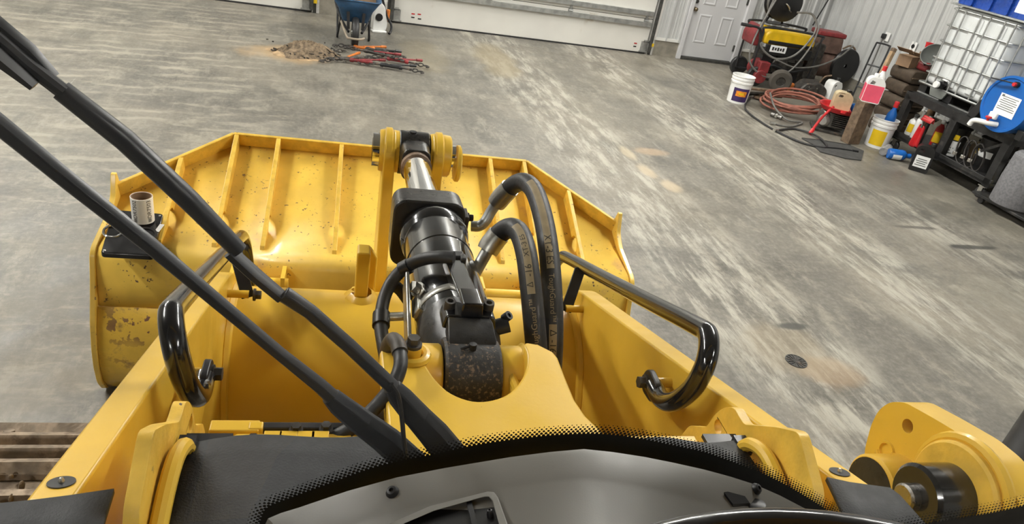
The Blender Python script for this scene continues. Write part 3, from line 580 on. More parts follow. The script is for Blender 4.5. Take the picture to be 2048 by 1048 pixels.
# ---- lugs, mats and deck in front of the windscreen
for s in (-1, 1):
    lug = [(.46, 1.60), (.50, 1.685), (.562, 1.722), (.60, 1.695), (.655, 1.648), (.668, 1.648), (.688, 1.650), (.708, 1.632), (.722, 1.605), (.728, 1.575), (.77, 1.54), (.80, 1.45), (.46, 1.45)]
    Lg = lp('lifting_lug', YED, lambda m: m.prism(rnd(lug, [0, .01, .01, .01, .02, .015, .015, .015, .01, .01, .01, 0, 0]), YZ(s*.357), YZ(s*.371), [circ(.704, 1.598, .011, 14)]), bevel=.002)
    lp('rolled_lip', YEL, lambda m: m.tube(smooth([(s*.347, .44, 1.60), (s*.347, .52, 1.645), (s*.345, .575, 1.665), (s*.343, .61, 1.655), (s*.343, .628, 1.63)], 6), .009, 10), Lg)
    def deck(m):
        x0, x1 = (-.343, -.105) if s < 0 else (.18, .343); f = lambda u, v: V((lerp(x0, x1, u), lerp(.40, .632+.014*u*(s < 0)+.006*math.sin(u*7), v), 1.640+.006*math.sin(u*3)-.012*max(0, v-.8)))
        m.grid(f, 10, 8)
    Mt = lp('grip_mat', MATM, deck, solid=.005)
    lp('mat_edge', SAT, lambda m: m.box((s*.345, .628, 1.636), (.018, .026, .012)).box((s*.325, .645, 1.628), (.05, .02, .006)), Mt)
    lp('deck_plate', YEL, lambda m: m.box((s*.26, .52, 1.62), (.18, .18, .012)), Mt)
    FM = [[(0, 1006), (60, 1000), (140, 990), (228, 977)], [(-60, 1100), (20, 1100), (110, 1100), (190, 1100)]] if s < 0 else [[(1654, 954), (1700, 964), (1780, 975), (1800, 990)], [(1720, 1090), (1760, 1090), (1850, 1090), (1890, 1090)]]
    lp('fender_mat', MATM, lambda m: m.add([up(x, y, 'Z', 1.682-.004*(i > 1)) for r in FM for i, (x, y) in enumerate(r)], [(i, i+1, i+5, i+4) for i in range(3)]), solid=.006)
lp('cut_twig', WDL, lambda m: m.tube([pd(1542, 906, .92), pd(1560, 903, .92), pd(1577, 902, .92)], [.005, .006, .009], 8))
AZ = 1.585
def az(x, y, z=0): return up(x, y, 'Z', AZ+z)
DP = lp('access_plate', YEL, lambda m: m.prism([tuple(az(x, y).xy) for x, y in ((395, 905), (475, 868), (700, 868), (720, 905))], XY(AZ), XY(AZ-.01)))
for x, y in ((470, 891), (506, 885), (592, 862), (652, 860)): lp('bolt', GRM, lambda m: m.bolt(az(x, y), (0, 0, 1), .0065, .010), DP)
for x in (546, 576, 612, 640): lp('pad', YEL, lambda m: m.box(az(x, 876)+V((0, 0, .003)), (.022, .014, .006)), DP, bevel=.001)
lp('guard_bar', SAT, lambda m: m.box((az(605, 858, -.01)), (.13, .012, .014)), bevel=.002)
lp('deck_frame', YEL, lambda m: m.box(az(512, 858, -.008), (.018, .014, .014)).box(az(470, 862, -.012), (.06, .02, .02)), bevel=.002)
# ---- bearing bracket on the right and lift cylinder
BXI = .72
bp = [up(x, y, 'X', BXI) for x, y in ((1728, 975), (1729, 900), (1742, 850), (1757, 820), (1779, 804), (1809, 804), (1870, 838), (1940, 880), (1985, 918), (2020, 965), (2060, 1050), (1900, 1120), (1760, 1080))]
bp = [(p.y, p.z) for p in bp]
def hole(x, y, r): p = up(x, y, 'X', BXI); return circ(p.y, p.z, r, 20)
BR = lp('bearing_bracket', YEL, lambda m: m.prism(rnd(bp, .012), YZ(BXI), YZ(BXI+.052), [hole(1815, 852, .0115)]), bevel=.004)
def ax_at(x, y, dx=0): p = up(x, y, 'X', BXI); return V((BXI+dx, p.y, p.z))
lp('plug_ring', YEL, lambda m: m.lathe([(.012, 0), (.0135, .004), (.017, .004), (.018, 0)], 24, ax_at(1774, 902), (-1, 0, 0)), BR)
lp('plug_weld', YEL, lambda m: m.tube([ax_at(1774, 902)+V((-.002, .019*math.cos(t), .019*math.sin(t))) for t in [k*PI/10 for k in range(8, 19)]], .005, 8), BR)
lp('pivot_boss', YEL, lambda m: m.lathe([(.0, .06), (.05, .06), (.054, .056), (.054, 0)], 36, ax_at(1800, 975), (-1, 0, 0)), BR)
lp('boss_seal', BLD, lambda m: m.lathe([(.0, .063), (.038, .063), (.049, .0605), (.049, .055)], 36, ax_at(1800, 975), (-1, 0, 0)), BR)
lp('ring_plate', YED, lambda m: m.lathe([(.03, .022), (.072, .022), (.076, .018), (.076, 0)], 44, ax_at(1925, 985), (-1, 0, 0)), BR)
lp('ring_weld', YEL, lambda m: m.tube([ax_at(1925, 985)+V((-.004, .080*math.cos(t), .080*math.sin(t))) for t in [k*PI/16 for k in range(-4, 22)]], .009, 8), BR)
lp('hub', BLK, lambda m: m.lathe([(.0, .085), (.042, .085), (.047, .08), (.047, .0)], 40, ax_at(1925, 990), (-1, 0, 0)), BR)
lp('pin_end', STL, lambda m: m.lathe([(.0, .10), (.017, .10), (.02, .097), (.02, .08)], 26, ax_at(1918, 992), (-1, 0, 0)), BR)
lp('lift_cylinder', SAT, lambda m: m.cyl(pd(2010, 1010, 1.45), pd(2150, 795, 1.5), .062, n=32))
# ---- tracks
SH = None
def shoe(m):
    m.box((0, 0, 0), (.46, .236, .014))
    for y in (-.10, -.025, .05): m.prism([(y-.016, .004), (y+.016, .004), (y+.009, .034), (y-.009, .034)], YZ(-.23), YZ(.23))
    for x in (-.15, .15):
        for y in (-.062, .088): m.bolt((x, y, .006), (0, 0, 1), .013, .020)
for s in (-1, 1):
    TR = lp('track_chain', TRK, lambda m: m.box((s*.83, .25, .47), (.16, 2.2, .5)))
    lp('idler', TRK, lambda m: m.lathe([(.0, -.08), (.33, -.08), (.36, -.05), (.36, .05), (.33, .08), (0, .08)], 40, (s*.83, 1.3, .45), (1, 0, 0)), TR)
    r = .395; seq = [((y, .45+r), 0) for y in [-.99+.245*k for k in range(10)]]; seq = [q for q in seq if q[0][0] < 1.25] + [((1.3+r*math.sin(a), .45+r*math.cos(a)), a) for a in [.35+.6*k for k in range(5)]]
    for (y, z), a in seq:
        if SH is None: o = MB(); shoe(o); SH = o.build('track_shoe', TRK, TR, 25)
        else: c = SH.copy(); COL.objects.link(c); c.parent = TR; o = None
        q = SH if o else c; q.location = (s*.83, y, z); q.rotation_euler = (-a, 0, 0); q.parent = TR
    if s < 0: lp('mud_clods', GRV, lambda m: [m.ball((random.uniform(-1.02, -.72), (_y1 := random.uniform(1.1, 1.35)), .868+random.uniform(-.004, .006)-(max(0, _y1-1.3)**2)*1.2), [random.uniform(.004, .013) for _ in range(3)], 7, 5) for _ in range(40)], TR, sm=0, kind='stuff')
lp('chassis', YEL, lambda m: m.box((0, .1, .85), (.7, 1.1, .5)).box((0, .15, 1.33), (.68, 1.15, .46)))  # unseen body under the deck, added to keep rear light off the cross tube
lp('cab_roof', YEL, lambda m: m.prism(rnd([(-.78, -1.15), (.92, -1.15), (.92, .30), (.6, .50), (-.5, .50), (-.78, .30)], .12), XY(2.86), XY(2.96)), bevel=.02)  # cab roof, rear, posts and floor: unseen, put in to block light
lp('cab_rear', SAT, lambda m: m.box((.05, -1.12, 2.1), (1.6, .05, 1.5)))
for x, y in ((-.74, -1.08), (.86, -1.08), (-.90, .42), (1.06, .42)): lp('cab_post', SAT, lambda m: m.box((x, y, 2.2), (.07, .07, 1.4)), bevel=.01)
lp('cab_floor', SAT, lambda m: m.box((.05, -.35, 1.15), (1.6, 1.4, .04)))
lp('seat', mat('grey_seat_cloth', (.05, .05, .055), .9), lambda m: m.box((.0, -.72, 1.5), (.55, .5, .16)).box((.0, -.98, 1.9), (.52, .14, .7)), bevel=.05)
# ================================================================ cab front: windscreen, printed border, wipers, dash, wheel
GY = .46
def gp(x, y, d=0): return up(x, y, 'Y', GY+d)
WS = lp('windscreen', GLS, lambda m: m.add([(-.75, GY, 1.35), (.95, GY, 1.35), (.95, GY, 2.75), (-.75, GY, 2.75)], [(0, 1, 2, 3)]), sm=0)
sol = [(517, 1060), (521, 1040), (534, 1013), (573, 996), (646, 969), (759, 929), (878, 904), (949, 888), (1046, 874), (1120, 867), (1188, 865), (1240, 869), (1291, 877), (1345, 888), (1408, 902), (1460, 920), (1510, 939), (1550, 957), (1587, 977), (1625, 1000), (1658, 1022), (1690, 1048), (1720, 1075)]
SS = [V((gp(*p).x, gp(*p).z, 0)) for p in sol]; SS = smooth(SS, 6); OO = [SS[i]+V((-(d := (SS[min(i+1, len(SS)-1)]-SS[max(i-1, 0)]).normalized()).y, d.x, 0))*.0085 for i in range(len(SS))]
FR = lp('printed_border', FRT, lambda m: m.add([V((p.x, GY-.0015, p.y)) for p in SS] + [V((p.x, GY-.0015, 1.55)) for p in SS], [(i, i+1, len(SS)+i+1, len(SS)+i) for i in range(len(SS)-1)]), WS, sm=0)
def dots(m, S, O, sgn=1):
    L = [0]
    for a, b in zip(S, S[1:]): L.append(L[-1]+(b-a).length)
    step = .0042; n = int(L[-1]/step)
    for row, (q, r) in enumerate(((.05, .0016), (.33, .0015), (.63, .00125), (.93, .0010), (1.22, .0006))):
        for k in range(n):
            s = (k+.5*(row % 2))*step; i = max(j for j in range(len(L)) if L[j] <= s); i = min(i, len(S)-2); t = (s-L[i])/(L[i+1]-L[i])
            p = S[i].lerp(S[i+1], t).lerp(O[i].lerp(O[i+1], t), q)
            m.add([V((p.x+r*math.cos(a), GY-.0012, p.y+r*math.sin(a))) for a in [c*PI/4 for c in range(8)]], [tuple(range(8))])
lp('border_dots', FRT, lambda m: dots(m, SS, OO), WS, sm=0, kind='stuff')
s2 = [(1790, 1062), (1850, 1046), (1920, 1034), (1990, 1022), (2060, 1006), (2110, 992)]; o2 = [(1785, 1042), (1845, 1030), (1915, 1018), (1985, 1006), (2055, 990), (2105, 976)]
S2_ = smooth([V((gp(*p).x, gp(*p).z, 0)) for p in s2], 6); O2_ = smooth([V((gp(*p).x, gp(*p).z, 0)) for p in o2], 6)
lp('printed_border', FRT, lambda m: m.add([V((p.x, GY-.0015, p.y)) for p in S2_] + [V((p.x, GY-.0015, 1.55)) for p in S2_], [(i, i+1, len(S2_)+i+1, len(S2_)+i) for i in range(len(S2_)-1)]), WS, sm=0)
lp('border_dots', FRT, lambda m: dots(m, S2_, O2_), WS, sm=0, kind='stuff')
# wipers, outside the glass
def wp(x, y, d=.03): return gp(x, y, d)
def strip(m, pts, hw, d0, d1):                # flat bar following photo points (centre line), half widths in metres
    P = [wp(x, y, d0) for x, y in pts]; vs = []; k = len(P)
    for j in range(k):
        t = (P[min(j+1, k-1)]-P[max(j-1, 0)]).normalized(); n = V((0, 1, 0)).cross(t).normalized(); h = hw[j]
        vs += [P[j]-n*h, P[j]+n*h, P[j]+n*h*.94-V((0, d1*.5, 0)), P[j]+n*h*.5-V((0, d1, 0)), P[j]-n*h*.5-V((0, d1, 0)), P[j]-n*h*.94-V((0, d1*.5, 0))]
    m.add(vs, [(j*6+c, j*6+(c+1) % 6, j*6+6+(c+1) % 6, j*6+6+c) for j in range(k-1) for c in range(6)] + [tuple(range(5, -1, -1)), tuple((k-1)*6+c for c in range(6))])
W1 = lp('wiper', WPR, lambda m: strip(m, [(905, 912), (865, 862), (835, 830), (800, 790), (783, 768)], [0.0163, 0.0149, 0.0130, 0.0111, 0.0078], .035, .010), bevel=.0012)
lp('spring_arm', WPR, lambda m: strip(m, [(786, 772), (700, 690), (620, 620), (566, 584)], [0.0067, 0.0064, 0.0064, 0.0070], .032, .008), W1, bevel=.001)
lp('arm_strap', WPR, lambda m: (strip(m, [(572, 590), (520, 545), (466, 497)], [0.0022, 0.0022, 0.0022], .036, .006), strip(m, [(562, 594), (510, 552), (458, 504)], [0.0045, 0.0042, 0.0042], .030, .006)), W1)
lp('blade_sleeve', WPR, lambda m: m.tube([wp(478, 502, .032), wp(380, 402, .032), wp(250, 280, .032), wp(122, 180, .032)], [0.0066, 0.0077, 0.0077, 0.0069], 14), W1)
lp('blade_rail', WPR, lambda m: m.tube([wp(128, 184, .03), wp(60, 132, .03), wp(-60, 28, .03), wp(-140, -42, .03)], .0052, 10), W1)
lp('blade_rubber', SAT, lambda m: strip(m, [(75, 168), (10, 118), (-120, 0)], [0.0028, 0.0048, 0.0048], .026, .010), W1)
lp('blade_cover', WPR, lambda m: strip(m, [(112, 152), (60, 100), (0, 52), (-130, -60)], [0.0028, 0.0048, 0.0053, 0.0053], .036, .006), W1)
W2 = lp('wiper', WPR, lambda m: strip(m, [(825, 925), (770, 875), (725, 842), (680, 806), (660, 786)], [0.0156, 0.0147, 0.0131, 0.0106, 0.0083], .035, .010), bevel=.0012)
lp('spring_arm', WPR, lambda m: strip(m, [(664, 790), (640, 768), (560, 704), (440, 604), (300, 486), (150, 368), (0, 246), (-120, 150)], [0.0071, 0.0066, 0.0055, 0.0058, 0.0063, 0.0066, 0.0069, 0.0069], .032, .008), W2, bevel=.001)
lp('washer_hose', RUB, lambda m: m.tube(smooth([wp(783, 768, .02), wp(796, 790, .02), (wp(803, 830, .02)), wp(808, 880, .02), wp(814, 925, .02)], 6), .0021, 8), W1)
# dash: rows of points from the far edge towards the driver
de = [(470, 1190), (500, 1110), (524, 1062), (536, 1037), (562, 1026), (598, 1015), (695, 982), (793, 955), (890, 936), (1022, 914), (1100, 904), (1168, 898), (1225, 904), (1290, 914), (1345, 925), (1408, 939), (1460, 953), (1510, 969), (1560, 991), (1610, 1017), (1680, 1060)]
DPT = [V((p[0], p[1], 0)) for p in de]
def dash_pt(i, v):
    x, y = DPT[i].x, DPT[i].y; x2 = lerp(x, 1130, .26*v); y2 = y+190*v; Y = .425-.10*v
    p = up(x2, y2, 'Y', Y); return p
def dash(m):
    n = len(DPT); R = [0, .05, .30, .34, 1.0]; vs = []
    for q, v in enumerate(R):
        for i in range(n):
            p = dash_pt(i, v); vs.append(p + V((0, 0, (0, .0012, .0012, .0004, .0004)[q])))
    m.add(vs, [(q*n+i, q*n+i+1, (q+1)*n+i+1, (q+1)*n+i) for q in range(len(R)-1) for i in range(n-1)])
    k = len(m.v); m.add([dash_pt(i, 0) for i in range(n)]+[dash_pt(i, 0)+V((0, .006, -.05)) for i in range(n)], [(i, i+1, n+i+1, n+i) for i in range(n-1)])
DS = lp('dashboard', DSH, dash, sm=24)
from mathutils.bvhtree import BVHTree
_bv = BVHTree.FromPolygons([v.co for v in DS.data.vertices], [tuple(p.vertices) for p in DS.data.polygons])
def dsf(x, y):
    d = ray(x, y).normalized(); h = _bv.ray_cast(CAMP, d); return (h[0], (h[1] if h[1].dot(d) < 0 else -h[1])) if h[0] else (dq(x, y), DN)
def dplane():
    a, b, c = up(1168, 960, 'Y', .392), up(700, 1040, 'Y', .392), up(1000, 1100, 'Y', .325); n = (b-a).cross(c-a).normalized(); return a, (n if n.z > 0 else -n)
DA, DN = dplane()
def dq(x, y, h=0): d = ray(x, y); return CAMP + d*((DA+DN*h-CAMP).dot(DN)/d.dot(DN))
def ring(m, o, i, h):
    n = len(o); vs = [dq(*p, 0) for p in o]+[dq(*p, h) for p in o]+[dq(*p, h) for p in i]+[dq(*p, -.002) for p in i]
    m.add(vs, [(a*n+k, a*n+(k+1) % n, (a+1)*n+(k+1) % n, (a+1)*n+k) for a in range(3) for k in range(n)])
vo = [(690, 1085), (860, 1012), (975, 983), (988, 984), (996, 994), (1030, 1090)]; vi = [(730, 1080), (868, 1022), (968, 994), (978, 994), (984, 1002), (1010, 1085)]
lp('vent_frame', DSH, lambda m: ring(m, vo, vi, .006), DS, bevel=.0008)
lp('vent_panel', BPL, lambda m: m.add([dq(*p, .001) for p in vi], [tuple(range(6))]), DS, sm=0)
lp('vent_post', SAT, lambda m: m.bar(dq(938, 1006, .002), dq(952, 1060, .002), .004, .004, DN), DS)
for x, y, par in ((785, 985, DS), (1512, 978, DS), (980, 1029, DS)):
    r = .0055 if x != 980 else .0028
    lp('screw', SAT, lambda m: m.lathe([(.0, .0022), (r*.3, .0022), (r*.35, .0042), (r*.7, .0038), (r, .0010), (r, -.002)], 18, *((dq(x, y, .003), DN) if x == 980 else dsf(x, y))), DS)
lp('knob_base', BPL, lambda m: m.prism([(1448, 990), (1456, 989), (1490, 998), (1500, 1012), (1466, 1014)], lambda p: dsf(*p)[0]+DN*.003, lambda p: dsf(*p)[0]-DN*.004), DS)
lp('knob', BPL, lambda m: m.lathe([(0, .005), (.008, .005), (.0095, .004), (.0095, -.003)], 24, dsf(1511, 1016)[0], DN), DS)
# steering wheel rim
wa, wb = CR*.25, (CU*.34+CF*.94)*.25; WC = pd(1545, 1054, .55) - wb
SW = lp('steering_wheel', BLK, lambda m: m.tube([WC+wa*math.cos(t)+wb*math.sin(t) for t in [k*PI/36 for k in range(72)]], .0145, 20, closed=True))
lp('spoke', SAT, lambda m: [m.bar(WC+wa*.95*math.cos(t)+wb*.95*math.sin(t), WC+(CF*.34-CU*.94)*.02, .03, .01, CF*.34-CU*.94) for t in (.3, PI-.3, -PI/2)], SW)
lp('wheel_hub', SAT, lambda m: m.lathe([(0, .02), (.05, .015), (.055, 0), (.05, -.03)], 24, WC, CU*.94-CF*.34), SW)
# ================================================================ THINGS STANDING ABOUT THE SHOP (placed in the building frame)
def ub(x, y, ax, v):
    d = ray(x, y); m = {'X': BX, 'Y': BY, 'Z': V((0, 0, 1))}[ax]; o = V((0, 0, 2.25)); p = o + d*((v-o.dot(m))/d.dot(m)); return V((p.dot(BX), p.dot(BY), p.z))
def fl(x, y, z=0): return ub(x, y, 'Z', z)
def arc_label(m, r0, r1, z0, z1, a0, a1, n=10):
    vs = [V((lerp(r0, r1, j)*math.cos(lerp(a0, a1, i/n)), lerp(r0, r1, j)*math.sin(lerp(a0, a1, i/n)), lerp(z0, z1, j))) for j in (0, 1) for i in range(n+1)]
    m.add(vs, [(i, i+1, n+2+i, n+1+i) for i in range(n)])
def pail(label, loc, rz, body, lid=None, lab=None, h=.365, r=.15, cat='pail', ring=True, handle=True):
    t = thingB('pail', label, cat, loc, rz); rb = r*.87
    pr = [(0, .004), (rb-.006, .004), (rb-.006, 0), (rb, 0), (rb, .01), (lerp(rb, r, .72), h*.72)]
    if ring: pr += [(r*1.015, h*.73), (r*1.02, h*.79), (r*.985, h*.80), (r*.985, h*.85), (r*1.02, h*.86), (r*1.02, h*.91), (r*.99, h*.92)]
    pr += [(r*.99, h*.97), (r*1.03, h*.975), (r*1.03, h), (r*.96, h), (r*.95, h*.9), (rb-.01, .012), (0, .012)]
    part('bucket_body', body, t, lambda m: m.lathe(pr, 36))
    if lid: part('lid', lid, t, lambda m: m.lathe([(r*1.05, h*.95), (r*1.06, h*1.0), (r*1.02, h*1.02), (r*.92, h*1.02), (r*.9, h*1.0), (0, h*1.0)], 36))
    if handle: part('bail_handle', STL if lid else ZNC, t, lambda m: m.tube([V((r*1.04*math.cos(a), .02+r*.35*math.sin(a), h*.8-r*1.05*math.sin(a))) for a in [k*PI/16 for k in range(17)]], .0025, 6))
    for k, (mt, z0, z1, a0, a1, off) in enumerate(lab or ()): part('label', mt, t, lambda m: arc_label(m, lerp(rb, r, z0)*1.004+off, lerp(rb, r, z1)*1.004+off, z0*h, z1*h, a0, a1))
    return t
D = math.radians
pail('open white plastic pail with a purple and orange label, beside the coiled hoses', tuple(fl(1472, 203)), 0, WHP, None, [(LBP, .08, .58, D(205), D(300), 0), (LBO, .28, .48, D(222), D(283), .001), (LBY, .34, .42, D(238), D(268), .002)])
# ---- wheelbarrow
W = thingB('wheelbarrow', 'blue steel wheelbarrow with a black frame and a single front wheel', 'wheelbarrow', (.43, 9.22, 0))
def tray(m):
    b = [(-.15, .08), (.15, .08), (.19, .62), (-.19, .62)]; tp = [(-.285, -.10), (.285, -.10), (.315, .86), (-.315, .86)]
    b, tp = rnd(b, .06), rnd(tp, .09); n = len(b); vs = [V((p[0], p[1], .285+.03*p[1])) for p in b] + [V((p[0]*.93, p[1], .44)) for p in [(x*.5+y*.5, u*.5+v*.5) for (x, u), (y, v) in zip(b, tp)]] + [V((p[0], p[1], .575+.05*p[1])) for p in tp]
    m.add(vs, [(j*n+k, j*n+(k+1) % n, (j+1)*n+(k+1) % n, (j+1)*n+k) for j in (0, 1) for k in range(n)]+[tuple(range(n))])
part('tray', WBB, W, tray, solid=.006, off=0)
part('rim', WBB, W, lambda m: m.tube([V((p[0], p[1], .575+.05*p[1])) for p in rnd([(-.285, -.10), (.285, -.10), (.315, .86), (-.315, .86)], .09)], .010, 8, closed=True))
part('tyre', RUB, W, lambda m: m.lathe([(.10, -.03), (.14, -.042), (.17, -.036), (.183, -.015), (.183, .015), (.17, .036), (.14, .042), (.10, .03)], 32, (0, -.02, .183), (1, 0, 0)))
part('wheel_rim', GAL, W, lambda m: m.lathe([(.02, -.045), (.03, -.03), (.10, -.028), (.105, 0), (.10, .028), (.03, .03), (.02, .045)], 24, (0, -.02, .183), (1, 0, 0)))
for s in (-1, 1):
    part('handle_rail', SAT, W, lambda m: m.tube(smooth([(s*.08, -.02, .183), (s*.16, .25, .26), (s*.23, .75, .36), (s*.27, 1.15, .58), (s*.27, 1.40, .62)], 6), .016, 8))
    part('leg', SAT, W, lambda m: m.tube(smooth([(s*.17, .26, .28), (s*.20, .36, .05), (s*.20, .40, .012), (s*.20, .46, .012), (s*.21, .60, .34)], 6), .013, 8))
    part('tray_brace', SAT, W, lambda m: m.bar((s*.085, -.03, .22), (s*.095, .0, .42), .035, .008, (0, 1, 0)))
part('nose_guard', mat('bare_tan_bar', (.30, .25, .19), .6), W, lambda m: m.tube(smooth([(-.17, .16, .26), (-.105, -.17, .16), (-.06, -.215, .15), (.06, -.215, .15), (.105, -.17, .16)], 6), .014, 8))
part('cargo', CRD, W, lambda m: m.box((.08, .3, .56), (.26, .3, .16), .3), bevel=.02)
# tool behind it
T = thingB('cut_off_saw', 'white and orange power saw with a black handle, standing behind the blue wheelbarrow', 'saw', tuple(fl(755, 62)), .2)
part('body', WHP, T, lambda m: m.prism(rnd([(-.09, .02), (.10, .02), (.12, .12), (.07, .34), (.0, .40), (-.08, .25)], .03), XZ(-.06), XZ(.06)), bevel=.01)
part('motor_port', BPL, T, lambda m: m.cyl((-.01, -.06, .2), (-.01, -.075, .2), .05, n=20)); part('trigger_grip', ORG, T, lambda m: m.box((.13, 0, .22), (.04, .07, .16)), bevel=.012)
part('handle_bar', SAT, T, lambda m: m.tube(smooth([(-.02, -.02, .55), (.04, -.03, .40), (.10, -.05, .22), (.16, -.08, .12), (.155, -.12, .05), (.12, -.16, .01)], 6), .017, 8)); part('foot', WHP, T, lambda m: m.box((.0, -.05, .012), (.2, .12, .024)), bevel=.006)
# ---- dirt pile
P = thingB('dirt_pile', 'small heap of brown dirt and chips swept up beside the wheelbarrow', 'dirt pile', (-.13, 8.62, 0))
def mound(m):
    rr = random.Random(3); H = {}
    def f(u, v):
        r = v; a = u*2*PI; R = .30*(1+.16*math.sin(3*a+1)+.08*math.sin(5*a)); h = .15*(1-r*r)**1.3*(1+.25*math.sin(7*a)*r) + (rr.uniform(-.012, .012) if 0 < r < 1 else 0); return V((R*r*math.cos(a)*1.1, R*r*math.sin(a)*.85, max(h, .001)))
    m.grid(f, 48, 16)
part('heap', GRV, P, mound)
part('chips', GRM, P, lambda m: [m.box((.25*random.gauss(0, .7)+.05, .18*random.gauss(0, .7), random.uniform(.01, .08)), (random.uniform(.01, .05), random.uniform(.006, .016), random.uniform(.006, .016)), random.uniform(0, 3)) for _ in range(110)], sm=0, kind='stuff')
part('sawdust_fringe', SND, P, lambda m: m.grid(lambda u, v: V((-.08+(.25+.10*v)*math.cos(u*2*PI)*(1+.12*math.sin(5*u*2*PI)), -.02+(.2+.06*v)*math.sin(u*2*PI)*(1+.1*math.sin(4*u*2*PI+1)), .012*(1-v)+.0015)), 40, 3))
# ---- load binders
def binder(label, px, rz, hmat, ratchet, z=.02):
    t = thingB('load_binder', label, 'load binder', tuple(fl(*px)+V((0, 0, z))), rz, group='load binders dropped on the floor')
    part('barrel', hmat if ratchet else GRM, t, lambda m: m.lathe([(0, -.13), (.018, -.13), (.024, -.12), (.024, -.09), (.019, -.085), (.019, .085), (.024, .09), (.024, .12), (.018, .13), (0, .13)], 14, (0, 0, .024), (1, 0, 0)))
    part('handle', hmat, t, lambda m: m.bar((-.01, .0, .04), (.20, .14, .03), .034, .014).cyl((.20, .14, .03), (.27, .185, .025), .017, n=10), bevel=.004)
    for s in (-1, 1):
        part('screw_eye', GRM, t, lambda m: m.cyl((s*.13, 0, .024), (s*.20, 0, .022), .012, n=10).tube([V((s*.225+.027*math.cos(a), .027*math.sin(a), .02)) for a in [k*PI/8 for k in range(16)]], .008, 6, closed=True))
        part('chain_link', GRM, t, lambda m: m.tube([V((s*.275+.034*math.cos(a), .004+.012*math.sin(a), .018+.016*math.sin(a))) for a in [k*PI/8 for k in range(16)]], .007, 6, closed=True))
        part('grab_hook', GRM, t, lambda m: m.tube(smooth([(s*.305, 0, .016), (s*.335, .012, .014), (s*.37, .004, .012), (s*.375, -.03, .012), (s*.345, -.042, .012)], 5), .010, 8))
binder('orange handled load binder nearest the dirt pile', (697, 124), .55, ORG, False)
binder('orange load binder lying under the wheelbarrow tyre', (728, 103), -.05, ORG, True)
binder('black load binder stretched out behind the orange one', (752, 108), -.35, SAT, False)
binder('red load binder on top in the middle of the heap', (748, 118), -.45, WRD, False, .05)
binder('dark red load binder at the front of the heap', (722, 130), -.1, DRD, True)
binder('red and black load binder reaching furthest right', (795, 128), -.25, WRD, True)
binder('black load binder with a hook, lowest of the heap in the picture', (782, 140), -.2, SAT, True)
c = thingB('chain_end', 'loose end of dark chain beside the dirt pile', 'chain', tuple(fl(662, 103)))
for k in range(7): part('chain_link', GRM, c, lambda m: m.tube([V((.045*k-.12+.030*math.cos(a), .02*math.sin(k*1.3)+.018*math.sin(a)*(k % 2 == 0), .02+.018*math.sin(a)*(k % 2))) for a in [q*PI/6 for q in range(12)]], .006, 6, closed=True))
# ---- generator group by the entry door
G = thingB('generator', 'portable generator with a yellow top, black tube frame and red motor, by the entry door', 'generator', (6.84, 9.92, 0), -.12)
part('fuel_tank', GYL, G, lambda m: m.prism(rnd([(-.40, .62), (.40, .62), (.41, .74), (.36, .83), (-.33, .83), (-.41, .76)], .04), XZ(-.26), XZ(.22)), bevel=.03, seg=3)
part('tank_band', BPL, G, lambda m: m.box((.02, -.265, .66), (.72, .02, .05)).box((.02, -.27, .55), (.76, .03, .15)), bevel=.01)
part('nameplate', PAP, G, lambda m: m.box((-.16, -.289, .575), (.26, .006, .10)), bevel=.006)
part('nameplate_print', INK, G, lambda m: [m.box((-.245+.042*k, -.2935, .575), (.028, .002, .05-.012*(k % 2))) for k in range(5)], sm=0)
part('engine', GRM, G, lambda m: [m.box((-.05, 0, .36), (.5, .36, .30)), m.cyl((-.05, -.2, .34), (-.05, -.29, .34), .13, n=24), m.box((.3, .02, .33), (.22, .3, .26))] and None, bevel=.015)
part('recoil_cover', DRD, G, lambda m: m.lathe([(0, .05), (.06, .05), (.13, .03), (.14, 0)], 24, (-.37, -.2, .26), (-.2, -1, 0)))
part('cylinder_fins', ALU, G, lambda m: [m.box((.08, -.2, .42+.022*k), (.22, .12, .010)) for k in range(6)], sm=0); part('muffler', ALU, G, lambda m: m.cyl((.30, -.16, .5), (.30, .16, .5), .08, n=18))
part('dark_ducts', BPL, G, lambda m: m.tube(smooth([(-.4, -.31, .2), (-.2, -.33, .34), (.1, -.33, .28), (.38, -.31, .36)], 5), .03, 8).box((.12, -.24, .2), (.3, .14, .2)).box((-.28, -.22, .36), (.16, .12, .2)))
part('air_filter', BPL, G, lambda m: m.box((-.20, -.22, .46), (.15, .08, .13)), bevel=.02)
for y in (-.30, .26): part('frame_tube', SAT, G, lambda m: m.tube(smooth([(-.46, y, .12), (-.48, y, .2), (-.48, y, .75), (-.42, y, .86), (.40, y, .86), (.46, y, .76), (.46, y, .2), (.44, y, .12), (-.46, y, .12)], 6), .017, 8))
part('push_handle', SAT, G, lambda m: m.tube(smooth([(-.48, -.30, .55), (-.52, -.30, .78), (-.60, -.31, .84), (-.74, -.31, .845)], 6), .018, 8)); part('hand_grip', RUB, G, lambda m: m.cyl((-.70, -.31, .845), (-.86, -.31, .85), .024, n=12))
for s in (-1, 1): part('wheel', RUB, G, lambda m: m.lathe([(0, -.03), (.06, -.03), (.13, -.035), (.145, -.02), (.145, .02), (.13, .035), (.06, .03), (0, .03)], 24, (-.40, s*.33, .145), (0, 1, 0)))
part('red_housing', DRD, G, lambda m: m.prism(rnd([(-.56, .56), (-.44, .56), (-.42, .84), (-.50, .86), (-.57, .72)], .04), XZ(-.2), XZ(.2)), bevel=.015)
part('red_pump', DRD, G, lambda m: m.cyl((-.36, -.30, .16), (-.36, -.42, .16), .10, n=20).box((-.33, -.34, .30), (.16, .12, .16)), bevel=.01)
HRL = thingB('hose_reel', 'black hose reel wound with grey hose, standing over the yellow generator', 'hose reel', (6.72, 10.02, .89), -.15)
